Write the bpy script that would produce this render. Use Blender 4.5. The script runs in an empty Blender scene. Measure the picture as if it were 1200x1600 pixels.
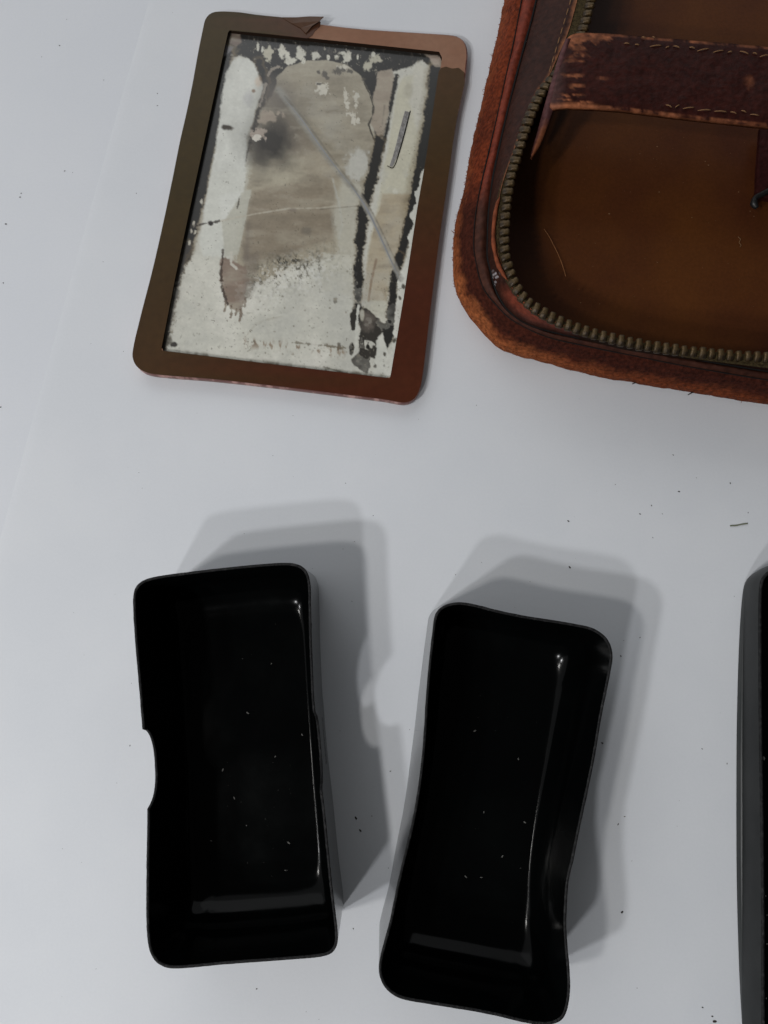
import bpy, bmesh, math, random
import numpy as np
from mathutils import Vector
from mathutils.geometry import tessellate_polygon

random.seed(7)
rng = np.random.RandomState(11)
S = bpy.context.scene
COL = S.collection
MM = 0.001

# ------------------------------------------------------------------ camera
CAM_H = 0.214
TILT = math.atan(0.15)
cam_d = bpy.data.cameras.new('camera')
cam = bpy.data.objects.new('camera', cam_d)
COL.objects.link(cam)
cam.location = (0, 0, CAM_H)
cam.rotation_euler = (TILT, 0, 0)
cam_d.sensor_fit = 'VERTICAL'
cam_d.sensor_height = 36.0
cam_d.lens = 27.0            # vertical field of about 67 degrees, as a phone camera
cam_d.clip_start = 0.005
cam_d.clip_end = 50
S.camera = cam

# ------------------------------------------------------------------ world and lamps
w = bpy.data.worlds.new('World')
S.world = w
w.use_nodes = True
bgn = w.node_tree.nodes['Background']
bgn.inputs[0].default_value = (1.0, 1.0, 1.0, 1)
bgn.inputs[1].default_value = 0.065
S.view_settings.view_transform = 'Standard'
S.view_settings.look = 'None'
S.view_settings.exposure = 0.0
S.view_settings.gamma = 1.0


def at(px, py, z=0.0):
    """point of the plane at height z (mm) seen at a place in the 1200 x 1600 photograph"""
    x = (px - 600) / 1200.0
    y = (800 - py) / 1200.0
    c, s = math.cos(TILT), math.sin(TILT)
    dy = y * c + s
    dz = y * s - c
    t = (z * MM - CAM_H) / dz
    return (x * t, dy * t, z * MM)


def atn(P, z):
    P = np.asarray(P, float)
    x = (P[:, 0] - 600) / 1200.0
    y = (800 - P[:, 1]) / 1200.0
    c, s = math.cos(TILT), math.sin(TILT)
    dy = y * c + s
    dz = y * s - c
    zz = np.zeros(len(P)) + np.asarray(z, float)
    t = (zz * MM - CAM_H) / dz
    return np.stack([x * t, dy * t, zz * MM], 1)


def lamp(name, P, off, slope, h, energy, col, radius):
    """room lamp: casts the rim (height h) of a thing at P with the shadow shift seen"""
    a = Vector(at(*P)); b = Vector(at(P[0] + off[0], P[1] + off[1]))
    d = (b - a) / slope
    L = a - d
    z = h * MM / slope + h * MM
    ld = bpy.data.lights.new(name, 'POINT')
    ld.energy = energy
    ld.color = col
    ld.shadow_soft_size = radius
    o = bpy.data.objects.new(name, ld)
    o.location = (L.x, L.y, z)
    COL.objects.link(o)
    return o


BOX_H = 25.7
lamp('room_lamp', (700, 1210), (86, -34), 0.045, BOX_H, 3.7, (1, 0.975, 0.94), 0.023)
lamp('room_lamp', (707, 938), (113, -78), 0.045, BOX_H, 6.0, (0.99, 0.99, 1), 0.023)
lamp('room_lamp', (707, 938), (74, -110), 0.045, BOX_H, 4.7, (0.99, 0.99, 1), 0.023)


def area_lamp(name, loc, target, sx, sy, energy, col):
    ld = bpy.data.lights.new(name, 'AREA')
    ld.shape = 'RECTANGLE'
    ld.size = sx; ld.size_y = sy
    ld.energy = energy
    ld.color = col
    o = bpy.data.objects.new(name, ld)
    o.location = loc
    o.rotation_euler = (Vector(target) - Vector(loc)).to_track_quat('-Z', 'Y').to_euler()
    COL.objects.link(o)
    return o


area_lamp('window_or_fill_light', (-0.1, 1.6, 0.95), (0, -0.05, 0), 2.5, 1.3, 8.8, (0.95, 0.98, 1.0))
area_lamp('window_or_fill_light', (-0.95, 0.40, 0.62), (0, -0.05, 0), 2.7, 1.7, 9.4, (0.965, 0.98, 1.0))  # added fill lamp on the left to brighten the paper, no real window

# ------------------------------------------------------------------ helpers


def tag(o, label=None, cat=None, group=None, kind=None):
    if label: o['label'] = label
    if cat: o['category'] = cat
    if group: o['group'] = group
    if kind: o['kind'] = kind
    return o


def empty(name, loc, label=None, cat=None, group=None):
    o = bpy.data.objects.new(name, None)
    o.empty_display_size = 0.01
    o.location = loc
    COL.objects.link(o)
    return tag(o, label, cat, group)


def mobj(name, V, F, mat, parent=None, smooth=True, colors=None):
    m = bpy.data.meshes.new(name)
    V = [tuple(v) for v in V]
    m.from_pydata(V, [], F)
    m.update()
    if smooth:
        m.shade_smooth()
    if colors is not None:
        ca = m.color_attributes.new('Col', 'FLOAT_COLOR', 'POINT')
        c = np.ones((len(V), 4), np.float32)
        c[:, :3] = colors
        ca.data.foreach_set('color', c.ravel())
    o = bpy.data.objects.new(name, m)
    if mat: m.materials.append(mat)
    COL.objects.link(o)
    if parent is not None:
        o.parent = parent
        o.matrix_parent_inverse.identity()
        if parent.parent is None:
            l = parent.location
        else:
            l = parent.location + parent.parent.location
        m.transform(__import__('mathutils').Matrix.Translation(-Vector(l)))
    return o


def fix_normals(o):
    bm = bmesh.new(); bm.from_mesh(o.data)
    bmesh.ops.recalc_face_normals(bm, faces=bm.faces)
    bm.to_mesh(o.data); bm.free()


def loft(rings, closed=True, cap_first=False, cap_last=False):
    """rings: list of (N,3) arrays"""
    n = len(rings[0])
    V = np.concatenate(rings, 0)
    F = []
    for r in range(len(rings) - 1):
        a, b = r * n, (r + 1) * n
        for i in range(n if closed else n - 1):
            j = (i + 1) % n
            F.append((a + i, a + j, b + j, b + i))
    if cap_first: F.append(tuple(range(n - 1, -1, -1)))
    if cap_last: F.append(tuple((len(rings) - 1) * n + k for k in range(n)))
    return V, F


def catmull(P, closed=False, sub=12):
    P = np.asarray(P, float)
    n = len(P)
    out = []
    for i in range(n if closed else n - 1):
        if closed:
            p0, p1, p2, p3 = P[(i - 1) % n], P[i], P[(i + 1) % n], P[(i + 2) % n]
        else:
            p0, p1, p2, p3 = P[max(i - 1, 0)], P[i], P[i + 1], P[min(i + 2, n - 1)]
        # centripetal-ish via chord-limited tangents
        d1 = np.linalg.norm(p2 - p1) + 1e-9
        t1 = (p2 - p0) / (np.linalg.norm(p2 - p1) + np.linalg.norm(p1 - p0) + 1e-9) * d1
        t2 = (p3 - p1) / (np.linalg.norm(p3 - p2) + np.linalg.norm(p2 - p1) + 1e-9) * d1
        for k in range(sub):
            t = k / sub
            h00 = 2 * t**3 - 3 * t**2 + 1; h10 = t**3 - 2 * t**2 + t
            h01 = -2 * t**3 + 3 * t**2; h11 = t**3 - t**2
            out.append(h00 * p1 + h10 * t1 + h01 * p2 + h11 * t2)
    if not closed: out.append(P[-1])
    return np.array(out)


def resample(P, n, closed=False):
    P = np.asarray(P, float)
    Q = np.vstack([P, P[:1]]) if closed else P
    d = np.linalg.norm(np.diff(Q, axis=0), axis=1)
    s = np.concatenate([[0], np.cumsum(d)])
    t = np.linspace(0, s[-1], n + 1)[:-1] if closed else np.linspace(0, s[-1], n)
    return np.stack([np.interp(t, s, Q[:, k]) for k in range(P.shape[1])], 1)


def ring_normals(P, closed=True):
    """unit normals in XY pointing to the left of travel"""
    if closed:
        t = np.roll(P, -1, 0) - np.roll(P, 1, 0)
    else:
        t = np.gradient(P, axis=0)
    t = t[:, :2]
    t = t / (np.linalg.norm(t, axis=1, keepdims=True) + 1e-12)
    return np.stack([-t[:, 1], t[:, 0]], 1)


def area2(P):
    x, y = P[:, 0], P[:, 1]
    return np.sum(x * np.roll(y, -1) - y * np.roll(x, -1))


# value noise ---------------------------------------------------------------
_perm = rng.rand(512, 512)


def vnoise(x, y, seed=0):
    x = np.asarray(x, float) + seed * 17.31; y = np.asarray(y, float) + seed * 9.77
    xi = np.floor(x).astype(int); yi = np.floor(y).astype(int)
    fx = x - xi; fy = y - yi
    fx = fx * fx * (3 - 2 * fx); fy = fy * fy * (3 - 2 * fy)
    g = lambda a, b: _perm[a % 512, b % 512]
    return (g(xi, yi) * (1 - fx) * (1 - fy) + g(xi + 1, yi) * fx * (1 - fy)
            + g(xi, yi + 1) * (1 - fx) * fy + g(xi + 1, yi + 1) * fx * fy)


def fbm(x, y, scale, octv=4, seed=0):
    s = 0; a = 1; t = 0
    for k in range(octv):
        s = s + a * (vnoise(x / scale, y / scale, seed + k * 3) - .5)
        t += a; a *= .55; scale *= .5
    return s / t * 2          # about -1..1


def lin(c):
    c = np.asarray(c, float) / 255.0
    return np.where(c <= 0.04045, c / 12.92, ((c + 0.055) / 1.055) ** 2.4)


# materials -------------------------------------------------------------------


def mat(name, base=(0.5, 0.5, 0.5), rough=0.5, spec=0.5, metal=0.0, coat=0.0, coat_r=0.1, attr=False,
        c2=None, nscale=40, ndetail=5, lo=.4, hi=.6, bump=0.0, bscale=400, bdist=0.0002, bdetail=4,
        rough2=None, gain=1.0, fine=0.0, finescale=900, sheen=0.0, stretch=None):
    m = bpy.data.materials.new(name)
    m.use_nodes = True
    nt = m.node_tree; N = nt.nodes; L = nt.links
    p = N['Principled BSDF']
    p.inputs['Base Color'].default_value = (*base, 1)
    p.inputs['Roughness'].default_value = rough
    p.inputs['Specular IOR Level'].default_value = spec
    p.inputs['Metallic'].default_value = metal
    p.inputs['Coat Weight'].default_value = coat
    p.inputs['Coat Roughness'].default_value = coat_r
    if sheen:
        p.inputs['Sheen Weight'].default_value = sheen
    tc = N.new('ShaderNodeTexCoord')
    src = tc.outputs['Object']
    if stretch:
        mp = N.new('ShaderNodeMapping'); mp.inputs['Scale'].default_value = stretch
        L.new(src, mp.inputs[0]); src = mp.outputs[0]
    colsrc = None
    if attr:
        a = N.new('ShaderNodeVertexColor'); a.layer_name = 'Col'
        colsrc = a.outputs[0]
    if c2 is not None:
        n = N.new('ShaderNodeTexNoise'); n.inputs['Scale'].default_value = nscale
        n.inputs['Detail'].default_value = ndetail; n.inputs['Roughness'].default_value = .6
        L.new(src, n.inputs['Vector'])
        mr = N.new('ShaderNodeMapRange'); mr.inputs[1].default_value = lo; mr.inputs[2].default_value = hi
        L.new(n.outputs[0], mr.inputs[0])
        mx = N.new('ShaderNodeMix'); mx.data_type = 'RGBA'
        L.new(mr.outputs[0], mx.inputs[0])
        if colsrc is not None: L.new(colsrc, mx.inputs[6])
        else: mx.inputs[6].default_value = (*base, 1)
        mx.inputs[7].default_value = (*c2, 1)
        colsrc = mx.outputs[2]
        if rough2 is not None:
            m2 = N.new('ShaderNodeMapRange'); m2.inputs[1].default_value = lo; m2.inputs[2].default_value = hi
            m2.inputs[3].default_value = rough; m2.inputs[4].default_value = rough2
            L.new(n.outputs[0], m2.inputs[0]); L.new(m2.outputs[0], p.inputs['Roughness'])
    if fine:
        n = N.new('ShaderNodeTexNoise'); n.inputs['Scale'].default_value = finescale
        n.inputs['Detail'].default_value = 4
        L.new(src, n.inputs['Vector'])
        mr = N.new('ShaderNodeMapRange'); mr.inputs[1].default_value = .3; mr.inputs[2].default_value = .7
        mr.inputs[3].default_value = 1 - fine; mr.inputs[4].default_value = 1 + fine
        L.new(n.outputs[0], mr.inputs[0])
        mx = N.new('ShaderNodeMix'); mx.data_type = 'RGBA'; mx.blend_type = 'MULTIPLY'
        mx.inputs[0].default_value = 1
        if colsrc is not None: L.new(colsrc, mx.inputs[6])
        else: mx.inputs[6].default_value = (*base, 1)
        L.new(mr.outputs[0], mx.inputs[7])
        colsrc = mx.outputs[2]
    if colsrc is not None:
        L.new(colsrc, p.inputs['Base Color'])
    if bump:
        n = N.new('ShaderNodeTexNoise'); n.inputs['Scale'].default_value = bscale
        n.inputs['Detail'].default_value = bdetail
        L.new(src, n.inputs['Vector'])
        b = N.new('ShaderNodeBump'); b.inputs['Strength'].default_value = bump
        b.inputs['Distance'].default_value = bdist
        L.new(n.outputs[0], b.inputs['Height']); L.new(b.outputs[0], p.inputs['Normal'])
        if coat: L.new(b.outputs[0], p.inputs['Coat Normal'])
    return m


M = {}
M['paper'] = mat('white_paper', (0.61, 0.628, 0.655), .62, .25, c2=(0.59, 0.61, 0.64), nscale=25, bump=.25, bscale=900, bdist=.00008, fine=.012, finescale=1500)
M['table'] = mat('white_board', (0.61, 0.628, 0.66), .62, .25, c2=(0.595, 0.615, 0.65), nscale=20, bump=.25, bscale=800, bdist=.00008, fine=.012, finescale=1500)
M['black'] = mat('black_plastic', (0.0010, 0.0012, 0.0013), .11, .085, c2=(0.0016, 0.0020, 0.0020), nscale=35, ndetail=6, lo=.42, hi=.68, rough2=.20, bump=.04, bscale=220, bdist=.0002, bdetail=1)
M['black_out'] = mat('black_plastic_outside', (0.005, 0.005, 0.005), .16, .34, bump=.10, bscale=300, bdist=.0002)
M['rim'] = mat('sawn_plastic_edge', (0.005, 0.005, 0.0055), .6, .2, c2=(0.03, 0.03, 0.03), nscale=900, lo=.5, hi=.8, bump=1, bscale=1600, bdist=.0004)
M['black_shaded'] = mat('dull_black_plastic_shaded', (0.009, 0.010, 0.010), .4, .12, c2=(0.015, 0.016, 0.016), nscale=60, bump=.1, bscale=500, bdist=.0002)  # low box wall: darker copy, shade of the steep side put into the colour
M['black_lit'] = mat('dull_black_plastic_lit', (0.026, 0.029, 0.029), .4, .35, c2=(0.034, 0.036, 0.036), nscale=50, bump=.1, bscale=500, bdist=.0002)  # low box base: paler copy, light on the upward slope put into the colour
M['dust'] = mat('grey_dust', (0.10, 0.098, 0.092), .9, .1)
M['crumb'] = mat('dark_crumb', (0.03, 0.025, 0.022), .9, .1)
M['leather'] = mat('leather', attr=True, rough=.5, spec=.10, bump=.7, bscale=700, bdist=.00035, fine=.35, finescale=650)
M['suede'] = mat('worn_suede', attr=True, rough=.85, spec=.08, bump=1, bscale=1100, bdist=.0006, fine=.5, finescale=900)
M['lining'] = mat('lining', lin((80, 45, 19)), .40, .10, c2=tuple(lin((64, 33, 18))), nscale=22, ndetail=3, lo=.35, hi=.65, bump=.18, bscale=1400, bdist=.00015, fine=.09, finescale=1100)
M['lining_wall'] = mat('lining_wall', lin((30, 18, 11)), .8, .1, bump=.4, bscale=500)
M['brass'] = mat('tarnished_brass', lin((88, 70, 42)), .48, .4, metal=.45, c2=tuple(lin((38, 29, 19))), nscale=350, lo=.35, hi=.65, bump=.5, bscale=1500, bdist=.0002)
M['tape'] = mat('zip_tape', lin((58, 49, 31)), .9, .1, bump=1, bscale=1400, bdist=.0004, fine=.5, finescale=1500)
M['thread'] = mat('thread', lin((118, 88, 62)), .85, .1, bump=.6, bscale=3000)
M['snap'] = mat('dull_snap', lin((84, 74, 62)), .5, .5, metal=.5, c2=tuple(lin((40, 34, 32))), nscale=400)
M['hair'] = mat('hair', lin((150, 100, 60)), .5, .4)
M['fuzz'] = mat('leather_fibre', lin((120, 62, 34)), .9, .1)
M['rubber'] = mat('black_cord', (0.008, 0.008, 0.008), .45, .4, bump=.5, bscale=900)
M['glass'] = mat('tarnished_mirror', attr=True, rough=.22, spec=.5, bump=.06, bscale=250, bdist=.0002, fine=.035, finescale=1200)
M['silver'] = mat('bare_glass', lin((138, 140, 142)), .18, .5)
M['sliver'] = mat('grey_sliver', lin((138, 136, 134)), .5, .3, c2=tuple(lin((108, 106, 104))), nscale=900, bump=.6, bscale=2000)
M['gap'] = mat('dark_gap', (0.01, 0.01, 0.01), .8, .1)
M['hole'] = mat('cut_edge', lin((40, 28, 20)), .8, .1)
M['pink'] = mat('pink_brown_board', lin((136, 102, 82)), .6, .2, c2=tuple(lin((130, 94, 74))), nscale=60, bump=.2, bscale=900, fine=.05, finescale=700)
M['edge'] = mat('worn_film_edge', lin((104, 54, 44)), .35, .5, c2=tuple(lin((186, 142, 132))), nscale=420, lo=.47, hi=.66, bump=.8, bscale=900, stretch=(1, 1, .3))
M['film'] = mat('brown_film', attr=True, rough=.3, spec=.22, bump=.12, bscale=300, bdist=.0002, fine=.10, finescale=500)
M['scuff'] = mat('pale_scuff', lin((150, 140, 140)), .7, .2)

# ------------------------------------------------------------------ the setting: board and paper sheet


def grid_sheet(name, corners, nx, ny, mt, zfun, parent=None):
    A, B, C_, D = [np.array(c, float) for c in corners]      # BL BR TR TL
    u = np.linspace(0, 1, nx); v = np.linspace(0, 1, ny)
    U, W = np.meshgrid(u, v)
    P = (A * (1 - U[..., None]) * (1 - W[..., None]) + B * U[..., None] * (1 - W[..., None])
         + C_ * U[..., None] * W[..., None] + D * (1 - U[..., None]) * W[..., None]).reshape(-1, 2)
    Z = zfun(P[:, 0], P[:, 1], U.ravel(), W.ravel())
    V = np.column_stack([P, Z])
    F = [(j * nx + i, j * nx + i + 1, (j + 1) * nx + i + 1, (j + 1) * nx + i) for j in range(ny - 1) for i in range(nx - 1)]
    return mobj(name, V, F, mt, parent)


base = grid_sheet('table_top', [(-0.7, -0.7), (0.7, -0.7), (0.7, 0.7), (-0.7, 0.7)], 3, 3, M['table'],
                  lambda x, y, u, v: x * 0 - 0.00006)
tag(base, kind='structure')

# upper sheet: its left edge runs as the faint line in the photograph
e0 = Vector(at(232, 0)); e1 = Vector(at(0, 838))
ed = (e0 - e1).normalized()
pT = e0 + ed * 0.25; pB = e1 - ed * 0.30
k = 260


def sheet_z(x, y, u, v):
    return -0.00025 * np.ones_like(x) + 0.00025 * np.clip(u * 60, 0, 1)


nx = 40
us = np.concatenate([[0, .0008, .004, .010], np.linspace(.03, 1, nx - 4)])
vs = np.linspace(0, 1, 30)
V = []; F = []
for j, v in enumerate(vs):
    L0 = pB.lerp(pT, v)
    wob = 0.0002 * math.sin(v * 9) + 0.0001 * math.sin(v * 31)
    for i, u in enumerate(us):
        x = L0.x + wob + (0.62 - L0.x) * u
        z = -0.00008 if i == 0 else (-0.00002 if i == 1 else 0.0)
        V.append((x, L0.y, z))
for j in range(len(vs) - 1):
    for i in range(nx - 1):
        a = j * nx + i
        F.append((a, a + 1, a + 1 + nx, a + nx))
sheet = mobj('paper_sheet', V, F, M['paper'])
tag(sheet, 'large smooth white sheet of paper that everything lies on, its edge running down the left', 'paper')

# ------------------------------------------------------------------ black plastic box halves


def inset_steps(P, total, steps, smooth=.25):
    """list of rings, each inset further, corners kept round"""
    out = [P.copy()]
    sgn = 1 if area2(P) > 0 else -1
    cur = P[:, :2].copy()
    n = len(cur)
    prev = 0
    for t in steps:
        d = t - prev; prev = t
        sub = max(1, int(math.ceil(d / 0.0005)))
        for _ in range(sub):
            nn = ring_normals(cur) * sgn
            cur = cur + nn * (d / sub)
            k = smooth if t > 0.0015 else .05
            for _ in range(8 if t > .0025 else 2):
                cur = cur * (1 - k) + (np.roll(cur, 1, 0) + np.roll(cur, -1, 0)) * k / 2
            if t > .0025:
                cur = resample(cur, n, True)
        out.append(cur.copy())
    return out


def tray(name, rim_px, corners, h, label, group, dips=(), wall=0.65, fillet=9.5, side_fillet=4.4, bulge=None, dust=()):
    """open tray standing on the paper; rim_px is the outer rim"""
    P = catmull(rim_px, closed=True, sub=14)
    P = np.roll(resample(P, 420, closed=True), 60, 0)
    W3 = atn(P, h)
    if area2(W3) < 0:
        W3 = W3[::-1].copy(); P = P[::-1].copy()
    n = len(W3)
    top = W3[:, :2]
    nor = -ring_normals(W3)            # outward (ccw ring: left normal points inward)
    cx, cy = top.mean(0)
    # height of the rim, with the finger dips
    hz = np.full(n, h, float)
    for (a, b, depth, side) in dips:
        for i in range(n):
            if (side == 'L') == (P[i, 0] < 370) and a < P[i, 1] < b:
                u = (P[i, 1] - a) / (b - a) * 2 - 1
                hz[i] -= depth * (max(0, 1 - abs(u) ** 2.6)) ** .55
    hz = hz * 1.0 + 0.10 * fbm(np.arange(n), np.zeros(n), 40, 3, 5)
    t = empty(name, (cx, cy, 0), label, 'box', group)
    # outer wall
    ou = top
    rings = []
    bl = np.zeros(n) if bulge is None else bulge(P)
    prof = [(0.0, -1.2), (0.25, -.55), (0.9, -.12), (2, 0.0), (5, .0), (9, .0), (.45, None), (.6, None), (.75, None), (.9, None), (.985, None), (1.0, None)]
    for z, o in prof:
        if o is None:
            zz = hz * z
            oo = np.zeros(n)
        else:
            zz = np.full(n, z); oo = np.full(n, o)
        f = np.sin(np.clip(zz / h, 0, 1) * math.pi) * .0 + (1 - np.clip(zz / h, 0, 1) ** 1.5)
        xy = ou + nor * ((oo + bl * f) * MM)[:, None]
        rings.append(np.column_stack([xy, zz * MM]))
    rings.sort(key=lambda r: r[:, 2].mean())
    V, F = loft(rings, cap_first=True)
    mobj('outer_wall', V, F, M['black_out'], t)
    # rim: rounded sawn strip
    ins = inset_steps(top, wall * MM, [0.06 * MM, 0.2 * MM, .4 * MM, .55 * MM, wall * MM])
    jit = lambda s: fbm(np.arange(n) * 1.0, np.full(n, s * 7.0), 3.0, 2, s)
    rr = []
    zoff = [0.0, .10, .16, .16, .10, -.05]
    for q, (r, zo) in enumerate(zip(ins, zoff)):
        zz = hz + zo + .05 * jit(q)
        xy = r + nor * (jit(q + 20) * .06 * MM)[:, None] * (1 if q in (0, 1, 4) else 0)
        rr.append(np.column_stack([xy, zz * MM]))
    V, F = loft(rr)
    mobj('rim', V, F, M['rim'], t)
    # inside: wall, fillet, floor
    fl = 1.4
    w0 = wall + .9
    A_in, A_w = inset_steps(top, 0, [wall * MM, w0 * MM], smooth=.3)[1:]
    Sm = A_w.copy()
    for _ in range(160):
        Sm = Sm * .5 + (np.roll(Sm, 1, 0) + np.roll(Sm, -1, 0)) * .25
    dv = Sm - A_w
    dl2 = np.linalg.norm(dv, axis=1, keepdims=True) + 1e-9
    A_w = A_w + dv * np.minimum(1, .0007 / dl2)
    # floor outline: straight sides, rounded corners, well inside the waisted walls
    Qc = atn(np.array(corners, float), h)[:, :2]
    if area2(Qc) < 0: Qc = Qc[::-1]
    ins_ = (w0 + fillet) * MM
    Bq_ = []
    for k in range(4):
        p0, p1, p2 = Qc[k - 1], Qc[k], Qc[(k + 1) % 4]
        a_ = (p1 - p0) / np.linalg.norm(p1 - p0); b_ = (p2 - p1) / np.linalg.norm(p2 - p1)
        na = np.array([-a_[1], a_[0]]); nb = np.array([-b_[1], b_[0]])
        ia = (w0 + (side_fillet if abs(na[0]) > .7 else fillet)) * MM
        ib = (w0 + (side_fillet if abs(nb[0]) > .7 else fillet)) * MM
        Bq_.append(np.linalg.solve(np.array([na, nb]), np.array([na @ p1 + ia, nb @ p1 + ib])))
    Bq_ = resample(np.array(Bq_), 400, True)
    for _ in range(120):
        Bq_ = Bq_ * .5 + (np.roll(Bq_, 1, 0) + np.roll(Bq_, -1, 0)) * .25
    cen = Bq_.mean(0)
    angB = np.arctan2(Bq_[:, 1] - cen[1], Bq_[:, 0] - cen[0]); radB = np.linalg.norm(Bq_ - cen, axis=1)
    od = np.argsort(angB)
    angA = np.arctan2(A_w[:, 1] - cen[1], A_w[:, 0] - cen[0])
    rB = np.interp(angA, angB[od], radB[od], period=2 * math.pi)
    Bm = cen + np.stack([np.cos(angA), np.sin(angA)], 1) * rB[:, None]
    rr = []
    for q in range(0, 6):
        f = q / 6
        rr.append(np.column_stack([A_in * (1 - f) + A_w * f, (hz - .05) * (1 - f) * MM + (fl + fillet) * f * MM]))
    for q in range(0, 33):
        a = q / 32 * math.pi / 2
        c_ = 1 - math.cos(a)
        rr.append(np.column_stack([A_w * (1 - c_) + Bm * c_, np.full(n, (fl + fillet * (1 - math.sin(a))) * MM)]))
    last = rr[-1]
    c = last.mean(0)
    for f in (.25, .5, .75, .97):
        r = last * (1 - f) + c * f
        # pull towards the long axis rather than a point so the floor stays even
        r[:, 2] = fl * MM - 0.00015 * f
        rr.append(r)
    V, F = loft(rr, cap_last=True)
    F = [tuple(reversed(f)) for f in F]
    o = mobj('inner_wall', V, F, M['black'], t)
    # dust lying inside the tray
    if dust:
        sV = []; sF = []
        for (x, y, r) in dust:
            q = Vector(at(x, y, fl + .05))
            b = len(sV)
            a = random.random() * 6.28
            ex = r * random.uniform(.8, 1.9)
            for kk in range(5):
                th = kk / 5 * 6.283
                dx, dy = math.cos(th) * ex * MM, math.sin(th) * r * .7 * MM
                sV.append((q.x + dx * math.cos(a) - dy * math.sin(a), q.y + dx * math.sin(a) + dy * math.cos(a), q.z))
            sV.append((q.x, q.y, q.z + r * .6 * MM))
            for kk in range(5):
                sF.append((b + kk, b + (kk + 1) % 5, b + 5))
        d = mobj('dust', sV, sF, M['dust'], t)
        d['kind'] = 'stuff'
    return t


LEFT_RIM = [(208, 940), (211, 920), (222, 908), (243, 901), (300, 893), (360, 886), (420, 880.5), (450, 879.5), (468, 883),
            (479, 892), (484.5, 908), (486, 940), (487, 990), (489, 1045), (491, 1090), (493.5, 1118), (497, 1165), (503, 1228),
            (508, 1270), (514, 1330), (520, 1390), (525, 1430), (528, 1462), (526, 1478), (517, 1490), (500, 1495), (440, 1500.5),
            (350, 1507), (285, 1513), (260, 1512), (243, 1502), (233, 1483), (229, 1445), (229, 1350), (230, 1258), (227, 1200),
            (223, 1145), (217, 1070), (211, 1000)]
RIGHT_RIM = [(677, 975), (680, 960), (690, 948), (706, 942), (722, 941), (745, 945), (780, 954), (820, 962), (865, 969), (900, 975),
             (925, 981), (944, 993), (954, 1008), (957, 1026), (954, 1050), (948, 1080), (940, 1120), (930, 1180), (922, 1220),
             (913, 1262), (905, 1300), (897, 1340), (889, 1375), (886, 1410), (885, 1445), (887, 1480), (890, 1515), (891, 1545),
             (887, 1575), (880, 1591), (868, 1599), (850, 1602), (820, 1598), (778, 1588), (738, 1580), (665, 1568), (625, 1560),
             (605, 1547), (594, 1528), (592, 1508), (597, 1483), (609, 1438), (623, 1370), (641, 1296), (650, 1250), (658, 1190),
             (662, 1145), (665, 1095), (670, 1035)]


def ndust(x0, x1, y0, y1, n, r0=.06, r1=.16):
    return [(random.uniform(x0, x1), random.uniform(y0, y1), random.uniform(r0, r1)) for _ in range(n)]


dl = [(263, 946, .3), (259, 953, .2), (372, 933, .2), (402, 895, .3), (348, 1203, .3), (366, 1247, .28), (330, 1314, .25), (451, 1317, .28),
      (385, 1290, .2), (424, 1037, .25), (387, 1114, .28), (430, 1182, .2), (446, 1360, .2), (472, 1148, .25)] \
    + ndust(255, 470, 930, 1180, 12, .03, .08) + ndust(340, 470, 1180, 1370, 22, .03, .08)
dr = [(703, 996, .35), (742, 1142, .32), (810, 1186, .22), (785, 1338, .28), (867, 1312, .35), (728, 1370, .25), (756, 1269, .2), (820, 1285, .3), (752, 1371, .2)] \
    + ndust(700, 900, 1000, 1250, 20, .04, .09) + ndust(690, 850, 1250, 1450, 12, .04, .09)

tray('plastic_box', LEFT_RIM, [(205, 903), (487, 879), (530, 1497), (229, 1515)], BOX_H, 'black plastic box half with a finger notch dipped into the rim of each long side',
     'black plastic box halves', dips=[(1140, 1262, 7.5, 'L'), (1114, 1232, 7.5, 'R')], dust=dl)


def bul(P):
    return np.where(P[:, 0] < 770, 1.3 * np.exp(-((P[:, 1] - 1210) / 130.0) ** 2), 0) + np.where(P[:, 0] > 850, .5 * np.exp(-((P[:, 1] - 1400) / 100.0) ** 2), 0)


tray('plastic_box', RIGHT_RIM, [(679, 938), (955, 982), (883, 1604), (594, 1560)], BOX_H, 'black plastic box half with an unbroken rim and long sides waisted inwards',
     'black plastic box halves', bulge=bul, dust=dr, side_fillet=6.0)

# third, lower box at the right edge of the photograph
B3 = 14.0


def mirror_right(L, cx):
    return L + [(2 * cx - x, y) for x, y in reversed(L)]


rim3 = mirror_right([(1215, 888), (1200, 893), (1191, 903), (1187, 920), (1186, 1000), (1187, 1150), (1189, 1280), (1190.5, 1420), (1191, 1600), (1194, 1680), (1203, 1702), (1222, 1708)], 1330)
mid3 = mirror_right([(1205, 884), (1184, 893), (1172, 903), (1167, 920), (1164, 1000), (1162.5, 1150), (1162.5, 1280), (1162.5, 1420), (1163, 1600), (1170, 1680), (1184, 1702), (1210, 1708)], 1320)
bas3 = mirror_right([(1200, 888), (1180, 896), (1168, 906), (1162, 925), (1156, 1000), (1152, 1120), (1151, 1240), (1151.5, 1360), (1154, 1460), (1160, 1580), (1170, 1680), (1186, 1706), (1212, 1712)], 1312)


def cring(px, z, n=360):
    # resampled from a fixed start so that the rings stay aligned
    return atn(resample(catmull(px, True, 14), n, True), z)


t3 = empty('shallow_box', (*at(1315, 1300)[:2], 0), 'low black plastic box with a stepped bulging side, at the right edge of the picture', 'box')
r_b = cring(bas3, 0.0); r_b2 = cring(bas3, 2.6); r_s = cring(mid3, 3.4); r_s2 = cring(mid3, 4.2); r_r = cring(rim3, B3)


def scaled(r, k, z):
    c = r.mean(0)
    q = c + (r - c) * k
    q[:, 2] = z * MM
    return q


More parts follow.
